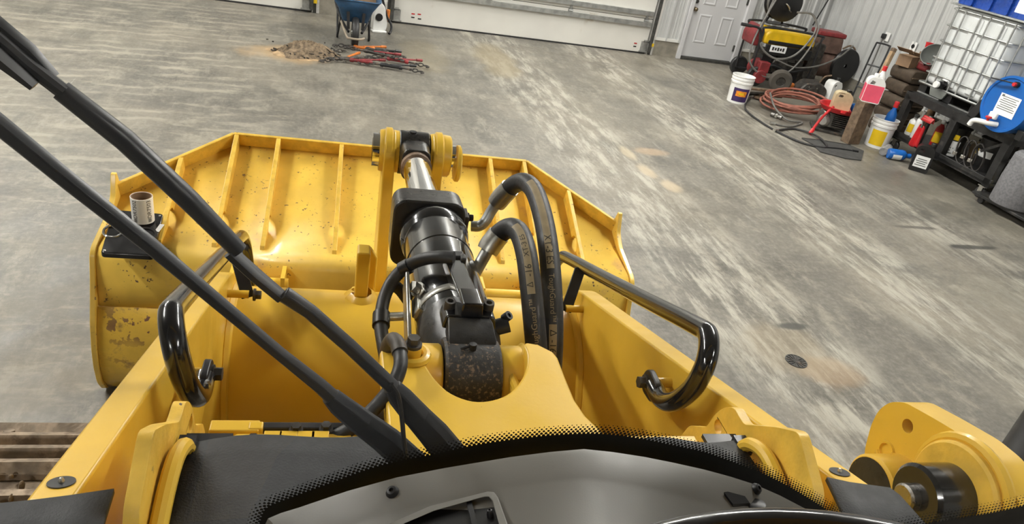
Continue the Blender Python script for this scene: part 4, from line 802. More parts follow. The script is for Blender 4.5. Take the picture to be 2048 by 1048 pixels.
part('stand', SAT, HRL, lambda m: m.bar((-.14, .1, -.02), (0, .1, .3), .03, .012, (0, 1, 0)).bar((.14, .1, -.02), (0, .1, .3), .03, .012, (0, 1, 0)).box((0, .05, -.012), (.36, .26, .012)))
for y in (-.09, .09): part('flange', BPL, HRL, lambda m: m.lathe([(.02, -.006), (.25, -.006), (.262, 0), (.25, .006), (.02, .006)], 40, (0, y, .30), (0, 1, 0)))
part('drum', BPL, HRL, lambda m: m.cyl((0, -.09, .30), (0, .09, .30), .10, n=28)); part('crank', STL, HRL, lambda m: m.tube(smooth([(0, -.10, .30), (0, -.13, .30), (.05, -.14, .26), (.07, -.14, .22), (.07, -.19, .21)], 5), .010, 8))
part('wound_hose', HSG, HRL, lambda m: m.tube([V((.225*math.cos(a)*(1+.01*math.sin(a*3)), -.07+.14*k/140, .30+.225*math.sin(a))) for k in range(141) for a in [k*2*PI/22]], .014, 7))
part('hanging_hose', HSG, HRL, lambda m: m.tube(smooth([(-.20, -.12, .44), (-.28, -.22, .20), (-.36, -.34, -.10), (-.30, -.42, -.32), (-.05, -.46, -.44), (.22, -.44, -.36), (.40, -.40, -.12), (.46, -.34, .10), (.36, -.26, .24), (.16, -.2, .22)], 8), .016, 8))
part('hanging_hose', HSG, HRL, lambda m: m.tube(smooth([(-.14, -.12, .48), (-.30, -.26, .16), (-.46, -.42, -.26), (-.42, -.48, -.56), (-.10, -.5, -.72), (.22, -.48, -.58), (.44, -.42, -.2), (.50, -.36, .12)], 8), .014, 8))
part('hanging_hose', HSG, HRL, lambda m: m.tube(smooth([(-.05, -.5, -.45), (.3, -.46, -.52), (.7, -.36, -.46), (1.05, -.24, -.30), (1.25, -.15, -.12)], 8), .013, 8))
A = thingB('air_compressor', 'rusty brown air compressor with a dark red top, right of the yellow generator', 'compressor', (7.68, 9.98, 0), -.15)
part('tank', mat('brown_rusty_paint', (.11, .065, .05), .6, var=.35, vs=9), A, lambda m: m.lathe([(0, -.36), (.12, -.34), (.19, -.28), (.20, -.2), (.20, .2), (.19, .28), (.12, .34), (0, .36)], 28, (0, 0, .40), (1, 0, 0)))
part('motor_cover', DRD, A, lambda m: m.box((-.02, 0, .86), (.46, .30, .07)), bevel=.02); part('pump_case', mat('brown_rusty_paint', (.11, .065, .05)), A, lambda m: m.prism(rnd([(-.24, .58), (.22, .58), (.18, .83), (-.2, .83)], .03), XZ(-.14), XZ(.14)), bevel=.012)
part('flywheel', BPL, A, lambda m: m.lathe([(.03, -.02), (.2, -.02), (.26, -.03), (.27, 0), (.26, .03), (.2, .02), (.03, .02)], 36, (.34, -.16, .44), (.3, -1, 0)))
for x in (-.25, .25): part('leg', GRM, A, lambda m: m.box((x, 0, .12), (.05, .3, .24)))
part('side_panel', GRM, A, lambda m: m.prism(rnd([(-.36, .16), (-.14, .16), (-.14, .72), (-.3, .74), (-.36, .6)], .04), XZ(-.30), XZ(-.24)), bevel=.015)
part('handle', RST, A, lambda m: m.tube(smooth([(.24, -.1, .68), (.34, -.1, .74), (.44, -.1, .70), (.46, -.1, .6)], 5), .014, 8))
S = thingB('spray_wand', 'black spray wand leaning up against the wall above the compressor', 'wand', (7.45, 10.15, .92), 0)
part('lance', SAT, S, lambda m: m.cyl((0, 0, 0), (.42, .35, .55), .011, n=8)); part('gun', BPL, S, lambda m: m.bar((.38, .32, .50), (.52, .43, .62), .05, .03).bar((.47, .39, .57), (.55, .43, .47), .03, .02), bevel=.006); part('trigger', DRD, S, lambda m: m.bar((.44, .36, .60), (.54, .42, .66), .04, .03), bevel=.005)
K = thingB('hand_truck', 'small black folding hand truck leaning on the right wall', 'hand truck', (8.10, 9.30, 0), -.9)
part('frame', SAT, K, lambda m: m.tube(smooth([(-.09, -.14, .02), (-.10, .02, .55), (-.10, .10, .86), (-.08, .115, .90), (.08, .115, .90), (.10, .10, .86), (.10, .02, .55), (.09, -.14, .02)], 5), .013, 8)); part('crossbar', SAT, K, lambda m: m.cyl((-.10, .03, .58), (.10, .03, .58), .011, n=8).cyl((-.10, -.08, .25), (.10, -.08, .25), .011, n=8)); part('toe_plate', GAL, K, lambda m: m.box((0, -.22, .012), (.28, .18, .012)), bevel=.003)
for s in (-1, 1): part('wheel', RUB, K, lambda m: m.lathe([(0, -.018), (.07, -.018), (.078, 0), (.07, .018), (0, .018)], 20, (s*.13, -.08, .078), (1, 0, 0)))
def jug(name, label, loc, rz, body, cap, h=.30, w=.19, d=.13, capx=.045, lab=None, fill=None, group=None):
    t = thingB(name, label, name.split('_')[-1], loc, rz, group=group)
    pr = rnd([(-w/2, 0), (w/2, 0), (w/2, h*.72), (w*.28, h*.90), (-w*.30, h*.92), (-w/2, h*.80)], [.02, .02, .04, .02, .03, .04], 5)
    hl = rnd([(-w*.36, h*.66), (-w*.1, h*.66), (-w*.08, h*.76), (-w*.30, h*.80)], .008, 3)
    part('bottle_body', body, t, lambda m: m.prism(pr, XZ(-d/2), XZ(d/2), [hl]), bevel=.026 if group else .012, seg=4)
    part('neck', body, t, lambda m: m.cyl((capx, 0, h*.86), (capx, 0, h*.95), .026, n=16)); part('cap', cap, t, lambda m: m.lathe([(0, h*1.03), (.028, h*1.03), (.031, h*1.015), (.031, h*.93)], 18, (capx, 0, 0)))
    if lab: part('label', lab, t, lambda m: m.box((0, -d/2-.001, h*.36), (w*.74, .003, h*.40)))
    if lab and not group: part('label_print', GRY, t, lambda m: [m.box((0, -d/2-.003, h*(.24+.07*k)), (w*(.6-.12*(k % 2)), .002, h*.03)) for k in range(4)])
    if fill: part('fluid_level', fill, t, lambda m: m.prism(rnd([(-w/2-.0015, .004), (w/2+.0015, .004), (w/2+.0015, h*.66), (-w/2-.0015, h*.66)], [.02, .02, 0, 0]), XZ(-d/2-.0015), XZ(d/2+.0015)), bevel=.01)
    return t
jug('white_jug', 'translucent white jug with a black cap, standing beside the compressor wheel', tuple(ub(1672, 160, 'Y', 9.15).xy)+(0,), .2, WHP, BPL, .36, .20, .16)
# tyre, orange part, gearbox
Ty = thingB('small_tyre', 'dusty grey solid tyre leaning in front of the generator', 'tyre', tuple(fl(1553, 184)), -.15)
part('tread', mat('dusty_rubber', (.075, .066, .055), .85, var=.2), Ty, lambda m: m.lathe([(.07, -.05), (.14, -.055), (.165, -.04), (.17, 0), (.165, .04), (.14, .055), (.07, .05)], 32, (0, 0, .17), (.25, 1, .1))); part('rim', GRM, Ty, lambda m: m.lathe([(0, -.03), (.065, -.03), (.075, -.045), (.075, .045), (.065, .03), (0, .03)], 24, (0, 0, .17), (.25, 1, .1)))
Or = thingB('orange_casting', 'small orange machine casting in front of the dusty tyre', 'machine part', tuple(fl(1576, 186)), .1)
part('casting', ORG, Or, lambda m: m.prism(rnd([(-.11, 0), (.11, 0), (.12, .12), (.07, .15), (-.08, .14), (-.12, .09)], .025), XZ(-.06), XZ(.06)), bevel=.012); part('flange', GRM, Or, lambda m: m.cyl((0, -.06, .07), (0, -.075, .07), .04, n=18)); part('shaft', STL, Or, lambda m: m.cyl((0, -.07, .07), (0, -.11, .07), .012, n=12))
Gb = thingB('gearbox', 'greasy dark gearbox on the floor between generator and hose coil', 'gearbox', tuple(fl(1612, 196)), -.2)
part('housing', GRM, Gb, lambda m: m.prism(rnd([(-.2, 0), (.2, 0), (.22, .18), (.1, .27), (-.12, .25), (-.21, .14)], .04), XZ(-.14), XZ(.14)), bevel=.02); part('flange', GRM, Gb, lambda m: m.lathe([(0, .05), (.07, .05), (.07, .02), (.11, .018), (.11, 0)], 24, (-.03, -.14, .13), (0, -1, 0))); part('bolt', ZNC, Gb, lambda m: [m.bolt((-.03+.09*math.cos(a), -.158, .13+.09*math.sin(a)), (0, -1, 0), .008, .012) for a in (0.8, 2.3, 3.9, 5.5)]); part('lever', RST, Gb, lambda m: m.tube(smooth([(.1, -.02, .24), (.14, -.05, .36), (.22, -.08, .40)], 5), .012, 8))
# hose coil, pipes and scrap under it
Hc = thingB('hose_coil', 'coil of red-brown air hose lying on scrap metal', 'hose', tuple(fl(1588, 212, .10)), -.35)
def coil(m, n, z0, seed):
    r = random.Random(seed); pts = []
    for k in range(n*20+1):
        a = k*2*PI/20; t = k/(n*20); R = .37+.05*math.sin(a*.31+1)+.03*math.sin(a*.77); pts.append(V((R*1.05*math.cos(a)+.02*math.sin(t*9), R*.80*math.sin(a)+.02*math.cos(t*7), z0+.10*t+.02*math.sin(a*1.3+t*6)+.05*math.sin(a+.6))))
    m.tube(pts, .0145, 8)
part('loops', HSR, Hc, lambda m: coil(m, 8, .01, 1)); part('brass_end', mat('aged_brass', (.25, .2, .13)), Hc, lambda m: m.cyl((.36, -.18, .06), (.45, -.22, .05), .014, n=10))
def floor_tube(name, label, cat, pts, r, m, ends=None):
    P = [B(*fl(x, y, z)) for x, y, z in pts]; o = thing(name, label, cat, (P[0].x, P[0].y, 0)); part('run', m, o, lambda q: q.tube([p-V((P[0].x, P[0].y, 0)) for p in smooth(P, 8)], r, 8))
    if ends: part('end_fitting', ends, o, lambda q: q.cyl(P[-1]-V((P[0].x, P[0].y, 0)), P[-1]-V((P[0].x, P[0].y, 0))+(P[-1]-P[-2]).normalized()*.07, r*1.7, n=12))
floor_tube('black_cable', 'black rubber cable looping across the floor in front of the hose coil', 'cable', [(1500, 195, .02), (1490, 212, .014), (1500, 228, .014), (1545, 258, .014), (1600, 284, .014), (1645, 295, .014), (1652, 288, .03), (1630, 270, .03), (1590, 258, .014), (1555, 260, .02)], .013, RUB, ZNC)
floor_tube('power_cord', 'thin black cord with a plug lying on the rubber mat', 'cord', [(1650, 294, .02), (1680, 297, .02), (1705, 301, .02)], .009, RUB, BPL)
floor_tube('air_line', 'dark hose drooping across the red-brown coil to the floor', 'hose', [(1540, 185, .25), (1550, 215, .10), (1575, 240, .03), (1605, 245, .02), (1580, 253, .014), (1550, 248, .014)], .012, HSG, ZNC)
Sc = thingB('scrap_bars', 'bundle of rusty bars and brackets under the hose coil', 'scrap metal', tuple(fl(1520, 200)), -.5)
for k, (a, b, z, r) in enumerate(((-.35, .1, .03, .2), (-.3, -.05, .07, .5), (-.25, .2, .1, -.1), (-.38, -.15, .03, .75), (-.2, .0, .14, .35))): part('bar', (RST, GRM)[k % 2], Sc, lambda m: m.bar((a, b-.1, z), (a+.65*math.cos(r), b-.1+.65*math.sin(r), z+.05), .05, .022), bevel=.003)
part('bracket', RST, Sc, lambda m: m.prism(rnd([(-.1, -.05), (.2, -.1), (.25, 0), (.05, .1), (-.1, .05)], .03), XY(.02), XY(.05), [circ(.08, -.01, .03, 12)]))
Bt = thingB('steel_fitting', 'silver pipe fitting lying on the floor by the cable', 'fitting', tuple(fl(1551, 236)), -1.0)
part('body', ALU, Bt, lambda m: m.lathe([(0, -.08), (.02, -.08), (.028, -.07), (.028, -.02), (.02, -.015), (.02, .05), (.026, .055), (.026, .08), (0, .08)], 16, (0, 0, .028), (1, 0, 0))); part('nut', ZNC, Bt, lambda m: m.cyl((-.01, 0, .028), (.02, 0, .028), .032, n=6))
# ---- small engine with a red pan on it
En = thingB('pump_engine', 'small grey engine pump with a red base and handle, in front of the wood post', 'engine', tuple(fl(1660, 262)), -.5)
part('crankcase', ALU, En, lambda m: m.box((0, .0, .16), (.24, .22, .2)).cyl((-.12, -.05, .17), (-.19, -.08, .17), .10, n=22), bevel=.015)
part('cooling_fins', GRM, En, lambda m: [m.box((.06, -.13, .10+.024*k), (.2, .08, .009)) for k in range(8)], sm=0); part('carburettor', GRM, En, lambda m: m.box((.2, -.05, .19), (.12, .12, .12)).cyl((.2, -.11, .2), (.2, -.17, .2), .035, n=16), bevel=.01)
part('silver_cover', mat('bright_aluminium', (.55, .54, .52), .35, .9), En, lambda m: m.lathe([(0, .05), (.05, .05), (.075, .02), (.08, 0)], 24, (-.14, -.12, .14), (-.5, -1, 0)))
part('base_frame', GRM, En, lambda m: m.box((0, 0, .02), (.5, .34, .03)), bevel=.004)
part('push_bar', RED, En, lambda m: m.tube(smooth([(-.10, -.16, .34), (-.20, -.28, .22), (-.27, -.40, .10), (-.30, -.46, .03)], 5), .017, 8)); part('bar_grip', REB, En, lambda m: m.cyl((-.28, -.42, .07), (-.305, -.47, .02), .024, n=10))
Pn = thingB('drain_pan', 'round red drain pan resting on top of the engine pump', 'pan', tuple(fl(1660, 262).xy)+(.275,), -.5)
part('pan', REB, Pn, lambda m: m.lathe([(0, .006), (.20, .006), (.235, .06), (.25, .065), (.25, .055), (.21, 0), (0, 0)], 36)); part('spout', REB, Pn, lambda m: m.prism(rnd([(-.04, 0), (.04, 0), (.02, .09), (-.02, .09)], .01), lambda p: V((p[0]+.02, -.24-p[1]*.3, .03)), lambda p: V((p[0]+.02, -.24-p[1]*.3, .058))))
jug('tan_jug', 'cloudy tan fluid jug with a black cap, standing in the red drain pan', tuple(fl(1660, 262).xy)+(.283,), -.45, TAJ, BPL, .26, .22, .14)
Fn = thingB('blue_funnel', 'small blue funnel lying in the red drain pan', 'funnel', tuple(B(0, 0)*0+V((*(fl(1660, 262)+V((.16, -.05, 0))).xy, .30))), 0)
part('cone', BLUE, Fn, lambda m: m.lathe([(.05, -.03), (.062, -.025), (.06, -.01), (.02, .05), (.012, .06)], 20, (0, 0, .055), (-.6, .6, .2)), solid=.003); part('stem', BLUE, Fn, lambda m: m.cyl((-.04, .04, .068), (-.075, .075, .08), .010, n=10))
Rm = thing('rubber_mat', 'worn black rubber mat flat on the floor before the wood post', 'mat', B(*fl(1665, 296)), BA)
mo = fl(1665, 296); part('sheet', mat('worn_rubber_sheet', (.045, .045, .043), .8), Rm, lambda m: m.prism([tuple((fl(x, y)-mo).xy) for x, y in ((1603, 278), (1640, 282), (1700, 292), (1727, 303), (1722, 322), (1690, 318), (1640, 305), (1625, 290))], XY(.002), XY(.012))); part('edge_strip', RUB, Rm, lambda m: m.tube([V((*(fl(x, y)-mo).xy, .012)) for x, y in ((1603, 278), (1640, 282), (1700, 292))], .006, 6))
# ---- wood post, pink jug, aerosols, stick
p0 = fl(1703, 288); Wp = thingB('wood_post', 'upright weathered square timber block carrying the pink jug', 'timber', tuple(p0), .2)
part('timber', WOD, Wp, lambda m: m.box((.02, .05, .265), (.20, .13, .53)), bevel=.006); part('end_check', INK, Wp, lambda m: m.bar((-.02, .0, .5305), (.08, .1, .5305), .004, .002))
jug('pink_jug', 'jug of bright pink fluid with a white top, standing on the timber block', (p0.x+.03, p0.y+.05, .53), -.5, WHP, WHP, .33, .21, .14, -.02, None, PNK)
St = thingB('long_stick', 'long pale wooden handle leaning upright behind the pink jug', 'stick', (p0.x+.45, p0.y+.75, 0), 0)
q0 = ub(1738, 196, 'Y', p0.y+.42); q1 = ub(1789, 97, 'Y', p0.y+.55); so = V((p0.x+.45, p0.y+.75, 0))
part('shaft', WDL, St, lambda m: m.bar(q0-so-(q1-q0).normalized()*(q0.z/(q1-q0).normalized().z-.02), q1-so, .055, .05, (0, 1, 0)), bevel=.01); part('dark_end', WOD, St, lambda m: m.bar(q1-so-(q1-q0).normalized()*.05, q1-so+(q1-q0).normalized()*.004, .058, .053, (0, 1, 0)), bevel=.01)
def bottle(name, label, loc, rz, body, cap, h, r, lab=None, cat='bottle', spray=False, lay=None, group=None):
    t = thing(name, label, cat, B(*loc), group=group, rot=lay or (0, 0, rz+BA))
    part('bottle_body', body, t, lambda m: m.lathe([(0, .003), (r*.9, 0), (r, .01), (r, h*.62), (r*.92, h*.70), (r*.42, h*.82), (r*.40, h*.88), (0, h*.88)], 20)); part('cap', cap, t, lambda m: m.lathe([(r*.46, h*.86), (r*.48, h*.985), (r*.4, h), (0, h)], 16))
    if lab: part('label', lab, t, lambda m: arc_label(m, r*1.01, r*1.01, h*.16, h*.56, D(170), D(330)))
    if spray: part('trigger', cap, t, lambda m: m.bar((0, 0, h), (-r*1.3, 0, h*1.01), r*.5, r*.5).bar((-r*.6, 0, h*.98), (-r*1.1, 0, h*.86), r*.3, r*.2))
    return t
pb = ub(1768, 170, 'Y', 7.75); bottle('aerosol_bottle', 'white bottle with a red cap and dark red band behind the pink jug', (p0.x+.17, p0.y+.16, .53), .3, WHP, REB, .42, .055, DRD)
# ---- stack of brown sacks with junk on top
sx, sy = 7.46, 7.80
for k, (dx, dy, rz, lab) in enumerate(((0, 0, .05, 'brown sack at the bottom of the stack beside the tote'), (.02, .02, -.06, 'brown sack second from the bottom of the stack'), (-.02, .0, .08, 'brown sack third from the bottom of the stack'), (.01, .02, -.04, 'brown sack fourth from the bottom of the stack'), (.0, .0, .05, 'brown sack on top of the stack beside the tote'))):
    t = thingB('sack', lab, 'sack', (sx+dx, sy+dy,   .01+.178*k), rz, group='stack of brown sacks')
    part('bag', mat('brown_sack', (.060, .042, .027), .8, var=.3, vs=9, bump=.3, bs=20), t, lambda m: m.prism(rnd([(-.20, 0), (.20, 0), (.225, .085), (.20, .17), (-.20, .17), (-.225, .085)], .05), XZ(-.19), XZ(.19)), bevel=.05, seg=4); part('seam', WOD, t, lambda m: m.box((0, -.195, .075), (.40, .012, .012)))
zt = .892; Cb = thingB('cardboard_box', 'open brown cardboard box on top of the sacks', 'box', (7.31, 7.84, zt), .4)
part('carton', CRD, Cb, lambda m: m.box((0, 0, .07), (.2, .18, .14)), bevel=.004); part('flap', CRD, Cb, lambda m: m.bar((-.12, 0, .18), (-.22, 0, .23), .2, .005)); part('flap', CRD, Cb, lambda m: m.bar((.12, 0, .18), (.2, 0, .12), .2, .005))
Bw = thingB('grey_funnel', 'wide grey funnel tipped over on the sacks beside the tote', 'funnel', (7.47, 7.63, zt+.03), 0)
part('bowl', GRY, Bw, lambda m: m.lathe([(.02, -.10), (.05, -.08), (.13, .0), (.14, .05), (.147, .05), (.136, -.002), (.055, -.088), (.025, -.105)], 32, (0, 0, .17), (-.75, -.45, .55))); part('spout', GRY, Bw, lambda m: m.cyl(V((0, 0, .17))-V((-.75, -.45, .55)).normalized()*.09, V((0, 0, .17))-V((-.75, -.45, .55)).normalized()*.18, .02, .013, 14))
Rc = thingB('red_gas_can', 'red plastic can lying under the grey funnel', 'can', (7.50, 7.70, zt), .3); part('can_body', DRD, Rc, lambda m: m.box((0, 0, .055), (.2, .16, .11)), bevel=.03, seg=3); part('spout', BPL, Rc, lambda m: m.cyl((-.09, -.02, .08), (-.13, -.03, .1), .015, n=12))
# ---- black cart
CX, Y0, Y1, ZT = 6.93, 5.62, 7.24, .72
Ct = thingB('steel_cart', 'long black steel cart on casters carrying the white tote', 'cart', (CX, Y0, 0))
part('top_frame', CRT, Ct, lambda m: [m.box((.03, (Y1-Y0)/2, ZT-.045), (.06, Y1-Y0, .09)), m.box((1.05, (Y1-Y0)/2, ZT-.045), (.06, Y1-Y0, .09)), m.box((.54, .03, ZT-.045), (1.08, .06, .09)), m.box((.54, Y1-Y0-.03, ZT-.045), (1.08, .06, .09))] and None, bevel=.006)
part('top_deck', CRT, Ct, lambda m: m.box((.54, (Y1-Y0)/2, ZT-.008), (1.04, Y1-Y0-.04, .012)))
part('lower_shelf', CRT, Ct, lambda m: m.box((.54, (Y1-Y0)/2, .185), (1.08, Y1-Y0, .03)).box((.01, (Y1-Y0)/2, .20), (.02, Y1-Y0, .08)), bevel=.004)
for y in (.06, .80, Y1-Y0-.05):
    for x in (.04, 1.04): part('leg', CRT, Ct, lambda m: m.box((x, y, ZT/2+.05), (.08, .09, ZT-.2)), bevel=.005)
for y in (.10, Y1-Y0-.12):
    for x in (.05, 1.0):
        c = part('caster', RUB, Ct, lambda m: m.lathe([(0, -.02), (.05, -.022), (.062, -.012), (.062, .012), (.05, .022), (0, .02)], 22, (x, y, .062), (1, .25, 0))); part('fork', ZNC, c, lambda m: m.box((x, y, .135), (.07, .09, .012)).box((x-.03, y, .10), (.006, .05, .08)).box((x+.03, y, .10), (.006, .05, .08)))
part('brace', CRT, Ct, lambda m: m.bar((.03, .1, .62), (.03, .32, .45), .03, .01, (1, 0, 0)))
# ---- white tote in its cage
IX, IY = 7.12, 6.82; Ib = thingB('ibc_tote', 'white plastic liquid tote in a galvanised tube cage on the black cart', 'tote', (IX, IY, ZT), 0)
hw, dp = .475, .95
part('pallet', BPL, Ib, lambda m: [m.box((dp/2, y, .055), (dp, .12, .11)) for y in (-.41, 0, .41)] and m.box((dp/2, 0, .105), (dp+.04, 1.0, .02)) and None, bevel=.006)
part('pallet_rail', GAL, Ib, lambda m: m.tube([V((x, y, .118)) for x, y in rnd([(-.02, -.5), (dp+.02, -.5), (dp+.02, .5), (-.02, .5)], .05)], .013, 8, closed=True).box((-.015, -.26, .006), (.03, .36, .012)).box((-.015, .26, .006), (.03, .36, .012)))
part('tank', NAT, Ib, lambda m: m.prism(rnd([(.015, -hw+.015), (dp-.015, -hw+.015), (dp-.015, hw-.015), (.015, hw-.015)], .10, 6), XY(.125), XY(1.02)), bevel=.05, seg=4)
part('tank_rib', NAT, Ib, lambda m: [m.box((.012, y, .56), (.03, .14, .78)) for y in (-.26, .06)] and None, bevel=.014, seg=3)
part('side_recess', GRY, Ib, lambda m: m.prism(circ(.13, .17, .09, 20, 0, PI, False), YZ(.008), YZ(.02)))
for z in (.25, .43, .62, .80, .985): part('cage_hoop', GAL, Ib, lambda m: m.tube([V((x, y, z)) for x, y in rnd([(-.008, -hw-.01), (dp+.008, -hw-.01), (dp+.008, hw+.01), (-.008, hw+.01)], .07, 6)], .0095, 8, closed=True))
for y in (-.44, -.30, -.10, .03, .26, .385): part('cage_post', GAL, Ib, lambda m: m.cyl((-.018, y, .11), (-.018, y, 1.0), .0095, n=8))
for x in (.1, .3, .5, .7, .88):
    for s in (-1, 1): part('cage_post', GAL, Ib, lambda m: m.cyl((x, s*(hw+.02), .11), (x, s*(hw+.02), 1.0), .0095, n=8))
part('top_plate', GAL, Ib, lambda m: m.box((dp/2, 0, 1.035), (dp+.06, 1.06, .018)), bevel=.004)
part('valve_body', BPL, Ib, lambda m: m.cyl((.0, .12, .17), (-.10, .12, .17), .045, n=18).cyl((-.05, .12, .17), (-.05, .06, .21), .03, n=14)); part('valve_cap', WHP, Ib, lambda m: m.lathe([(0, .03), (.035, .03), (.04, .025), (.04, 0)], 20, (-.10, .12, .17), (-1, 0, 0))); part('valve_lever', WHP, Ib, lambda m: m.bar((-.05, .04, .235), (-.05, .12, .24), .03, .014), bevel=.003)
part('valve_guard', GRY, Ib, lambda m: m.prism(rnd([(-.12, .0), (.08, .0), (.12, .10), (-.16, .10)], .02), lambda p: V((-.03, p[0]+.16, p[1]+.02)), lambda p: V((-.012, p[0]+.16, p[1]+.02))))
bl = ['leftmost blue jug in the row on top of the tote', 'second blue jug from the left on top of the tote', 'third blue jug from the left on top of the tote', 'fourth blue jug from the left on top of the tote', 'fifth blue jug from the left on top of the tote', 'sixth blue jug from the left on top of the tote', 'seventh blue jug from the left, with a white label, on the tote', 'eighth blue jug, at the right end of the row on the tote']
for k, lb in enumerate(bl): jug('blue_jug', lb, (IX+.12+.03*(k % 2), IY+.42-.126*k, ZT+1.045), -PI/2+.03*(k % 3-1), BLJ, WHP if k > 5 else BLJ, .34, .20, .105, .04, PAP if k == 6 else None, group='blue jugs on top of the tote')
Pb = thingB('label_box', 'white and pink carton behind the blue jugs on the tote', 'carton', (IX+.34, IY-.40, ZT+1.045), .1); part('carton', PAP, Pb, lambda m: m.box((0, 0, .13), (.16, .26, .26)), bevel=.003); part('print_stripe', PNK, Pb, lambda m: m.box((-.081, 0, .07), (.003, .24, .04)))
# ---- blue drum on its side
DX, DYc, DZ = 6.80, 5.80, 1.005
Dr = thingB('blue_drum', 'blue plastic drum on its side with a white label and tap', 'drum', (DX, DYc, ZT), 0)
dz = DZ-ZT; part('shell', BLUE, Dr, lambda m: m.lathe([(0, .012), (.255, .012), (.262, 0), (.285, 0), (.29, .02), (.28, .05), (.288, .12), (.288, .28), (.295, .3), (.288, .32), (.288, .56), (.295, .58), (.288, .6), (.285, .86), (0, .86)], 48, (0, 0, dz), (1, 0, 0)))
part('paper_label', PAP, Dr, lambda m: m.box((.0095, -.02, dz-.01), (.003, .25, .21)))
part('label_print', GRY, Dr, lambda m: [m.box((.0075, -.02, dz+.07-.021*k), (.002, .21-.05*(k % 3 == 1), .007)) for k in range(7)] and m.box((.0075, .07, dz+.075), (.002, .03, .022)) and None, sm=0)
part('bung', BPL, Dr, lambda m: m.cyl((.012, -.02, dz+.21), (-.02, -.02, dz+.21), .03, n=18)); part('tap_handle', BPL, Dr, lambda m: m.bar((-.03, -.02, dz+.22), (-.06, .24, dz+.20), .025, .012), bevel=.003); part('tap_nut', REB, Dr, lambda m: m.cyl((-.02, -.02, dz+.21), (-.045, -.02, dz+.21), .02, n=6))
part('tap', WHP, Dr, lambda m: m.tube(smooth([(.01, -.02, dz-.21), (-.07, .02, dz-.215), (-.12, .10, dz-.22), (-.13, .15, dz-.24), (-.13, .17, dz-.29)], 6), .026, 14)); part('tap_valve', REB, Dr, lambda m: m.lathe([(0, .05), (.028, .05), (.032, .04), (.032, .03), (.015, .028), (.015, 0)], 16, (-.08, .035, dz-.195), (0, 0, 1))); part('tap_union', WHP, Dr, lambda m: m.box((-.05, .02, dz-.13), (.04, .09, .07)), bevel=.01)
Cr = thingB('drum_cradle', 'black steel cradle under the blue drum', 'cradle', (DX+.1, DYc-.05, ZT), 0); part('rail', CRT, Cr, lambda m: m.box((.35, -.22, .05), (.8, .08, .10)).box((.35, .22, .05), (.8, .08, .10)), bevel=.006); part('tie_bar', CRT, Cr, lambda m: m.box((.04, 0, .015), (.06, .5, .03)))
Fj = thingB('black_oil_can', 'black oil can with spout leaning between tote and blue drum', 'can', (CX+.04, 6.235, ZT), .2); part('can_body', BPL, Fj, lambda m: m.prism(rnd([(-.07, 0), (.07, 0), (.07, .2), (.02, .26), (-.05, .26), (-.07, .2)], .02), lambda p: V((p[0]*.6, p[0]-p[1]*.35+.04, p[1])), lambda p: V((p[0]*.6+.1, p[0]-p[1]*.35+.04, p[1]))), bevel=.01); part('spout', GRY, Fj, lambda m: m.cyl((.04, -.06, .25), (.02, -.12, .30), .015, n=10))
# ---- under and before the cart
SHZ = .202
def onshelf(x, y, X): q = ub(x, y, 'X', X); return (X, q.y, SHZ)
bottle('white_can', 'white and yellow can at the far end of the cart shelf', onshelf(1815, 275, 7.15), 0, WHP, GRY, .26, .06, LBY, 'can')
bottle('squeeze_bottle', 'white squeeze bottle beside the red rag on the cart shelf', onshelf(1828, 272, 7.12), 0, WHP, WHP, .34, .045)
bottle('red_bottle', 'red bottle leaning by the red rag on the cart shelf', onshelf(1866, 290, 7.2), .0, REB, WHP, .32, .05, LBY)
Rg = thingB('red_rag', 'bright red shop rag hanging over the edge of the cart shelf', 'rag', (CX-.012, ub(1838, 280, 'X', CX).y, .16), 0); part('cloth', REB, Rg, lambda m: m.grid(lambda u, v: V((-.03-.025*math.sin(u*11)-.02*v, (u-.5)*(.11+.06*v), .27-.24*v+.02*math.sin(u*9))), 16, 10), solid=.006); part('fold', RED, Rg, lambda m: m.grid(lambda u, v: V((.03-.05*v*v, (u-.5)*.16, .33+.06*math.sin(v*PI))), 8, 8), solid=.005)
Cp = thingB('steel_dish', 'dull steel dish resting above the red rag', 'dish', (CX+.07, ub(1848, 245, 'X', CX).y, .50), 0); part('dish', ALU, Cp, lambda m: m.lathe([(0, .004), (.06, .004), (.085, .03), (.09, .03), (.065, 0), (0, 0)], 24)); part('stand', CRT, Cp, lambda m: m.cyl((0, 0, -.296), (0, 0, .003), .02, n=12)); part('lid', STL, Cp, lambda m: m.lathe([(0, .055), (.03, .05), (.05, .03)], 18))
bottle('brown_flask', 'small brown bottle at the back of the cart shelf', onshelf(1845, 262, 7.45), 0, CRD, CRD, .45, .05)
Rj = thingB('black_pail', 'black pail with a white and yellow label on the cart shelf', 'pail', onshelf(1888, 318, 7.13), 0); r_, h_ = .135, .34
part('pail_body', BPL, Rj, lambda m: m.lathe([(0, .003), (r_*.9, 0), (r_, h_), (r_*1.05, h_), (r_*1.05, h_*1.03), (0, h_*1.05)], 30)); part('label', PAP, Rj, lambda m: arc_label(m, r_*.92, r_*.965, .02, h_*.58, D(160), D(262))); part('label_top', LBY, Rj, lambda m: arc_label(m, r_*.972, r_*.995, h_*.62, h_*.80, D(175), D(245))); part('lid_ring', BPL, Rj, lambda m: m.tube([V((r_*1.05*math.cos(a), r_*1.05*math.sin(a), h_*1.02)) for a in [k*PI/14 for k in range(28)]], .008, 6, closed=True)); part('label_print', GRY, Rj, lambda m: [arc_label(m, r_*.945, r_*.95, .05+.03*k, .062+.03*k, D(180), D(240-12*(k % 2)), 4) for k in range(4)])
Rk = thingB('black_pail', 'black pail with a yellow and white band behind the leather straps', 'pail', onshelf(1962, 340, 7.25), 0)
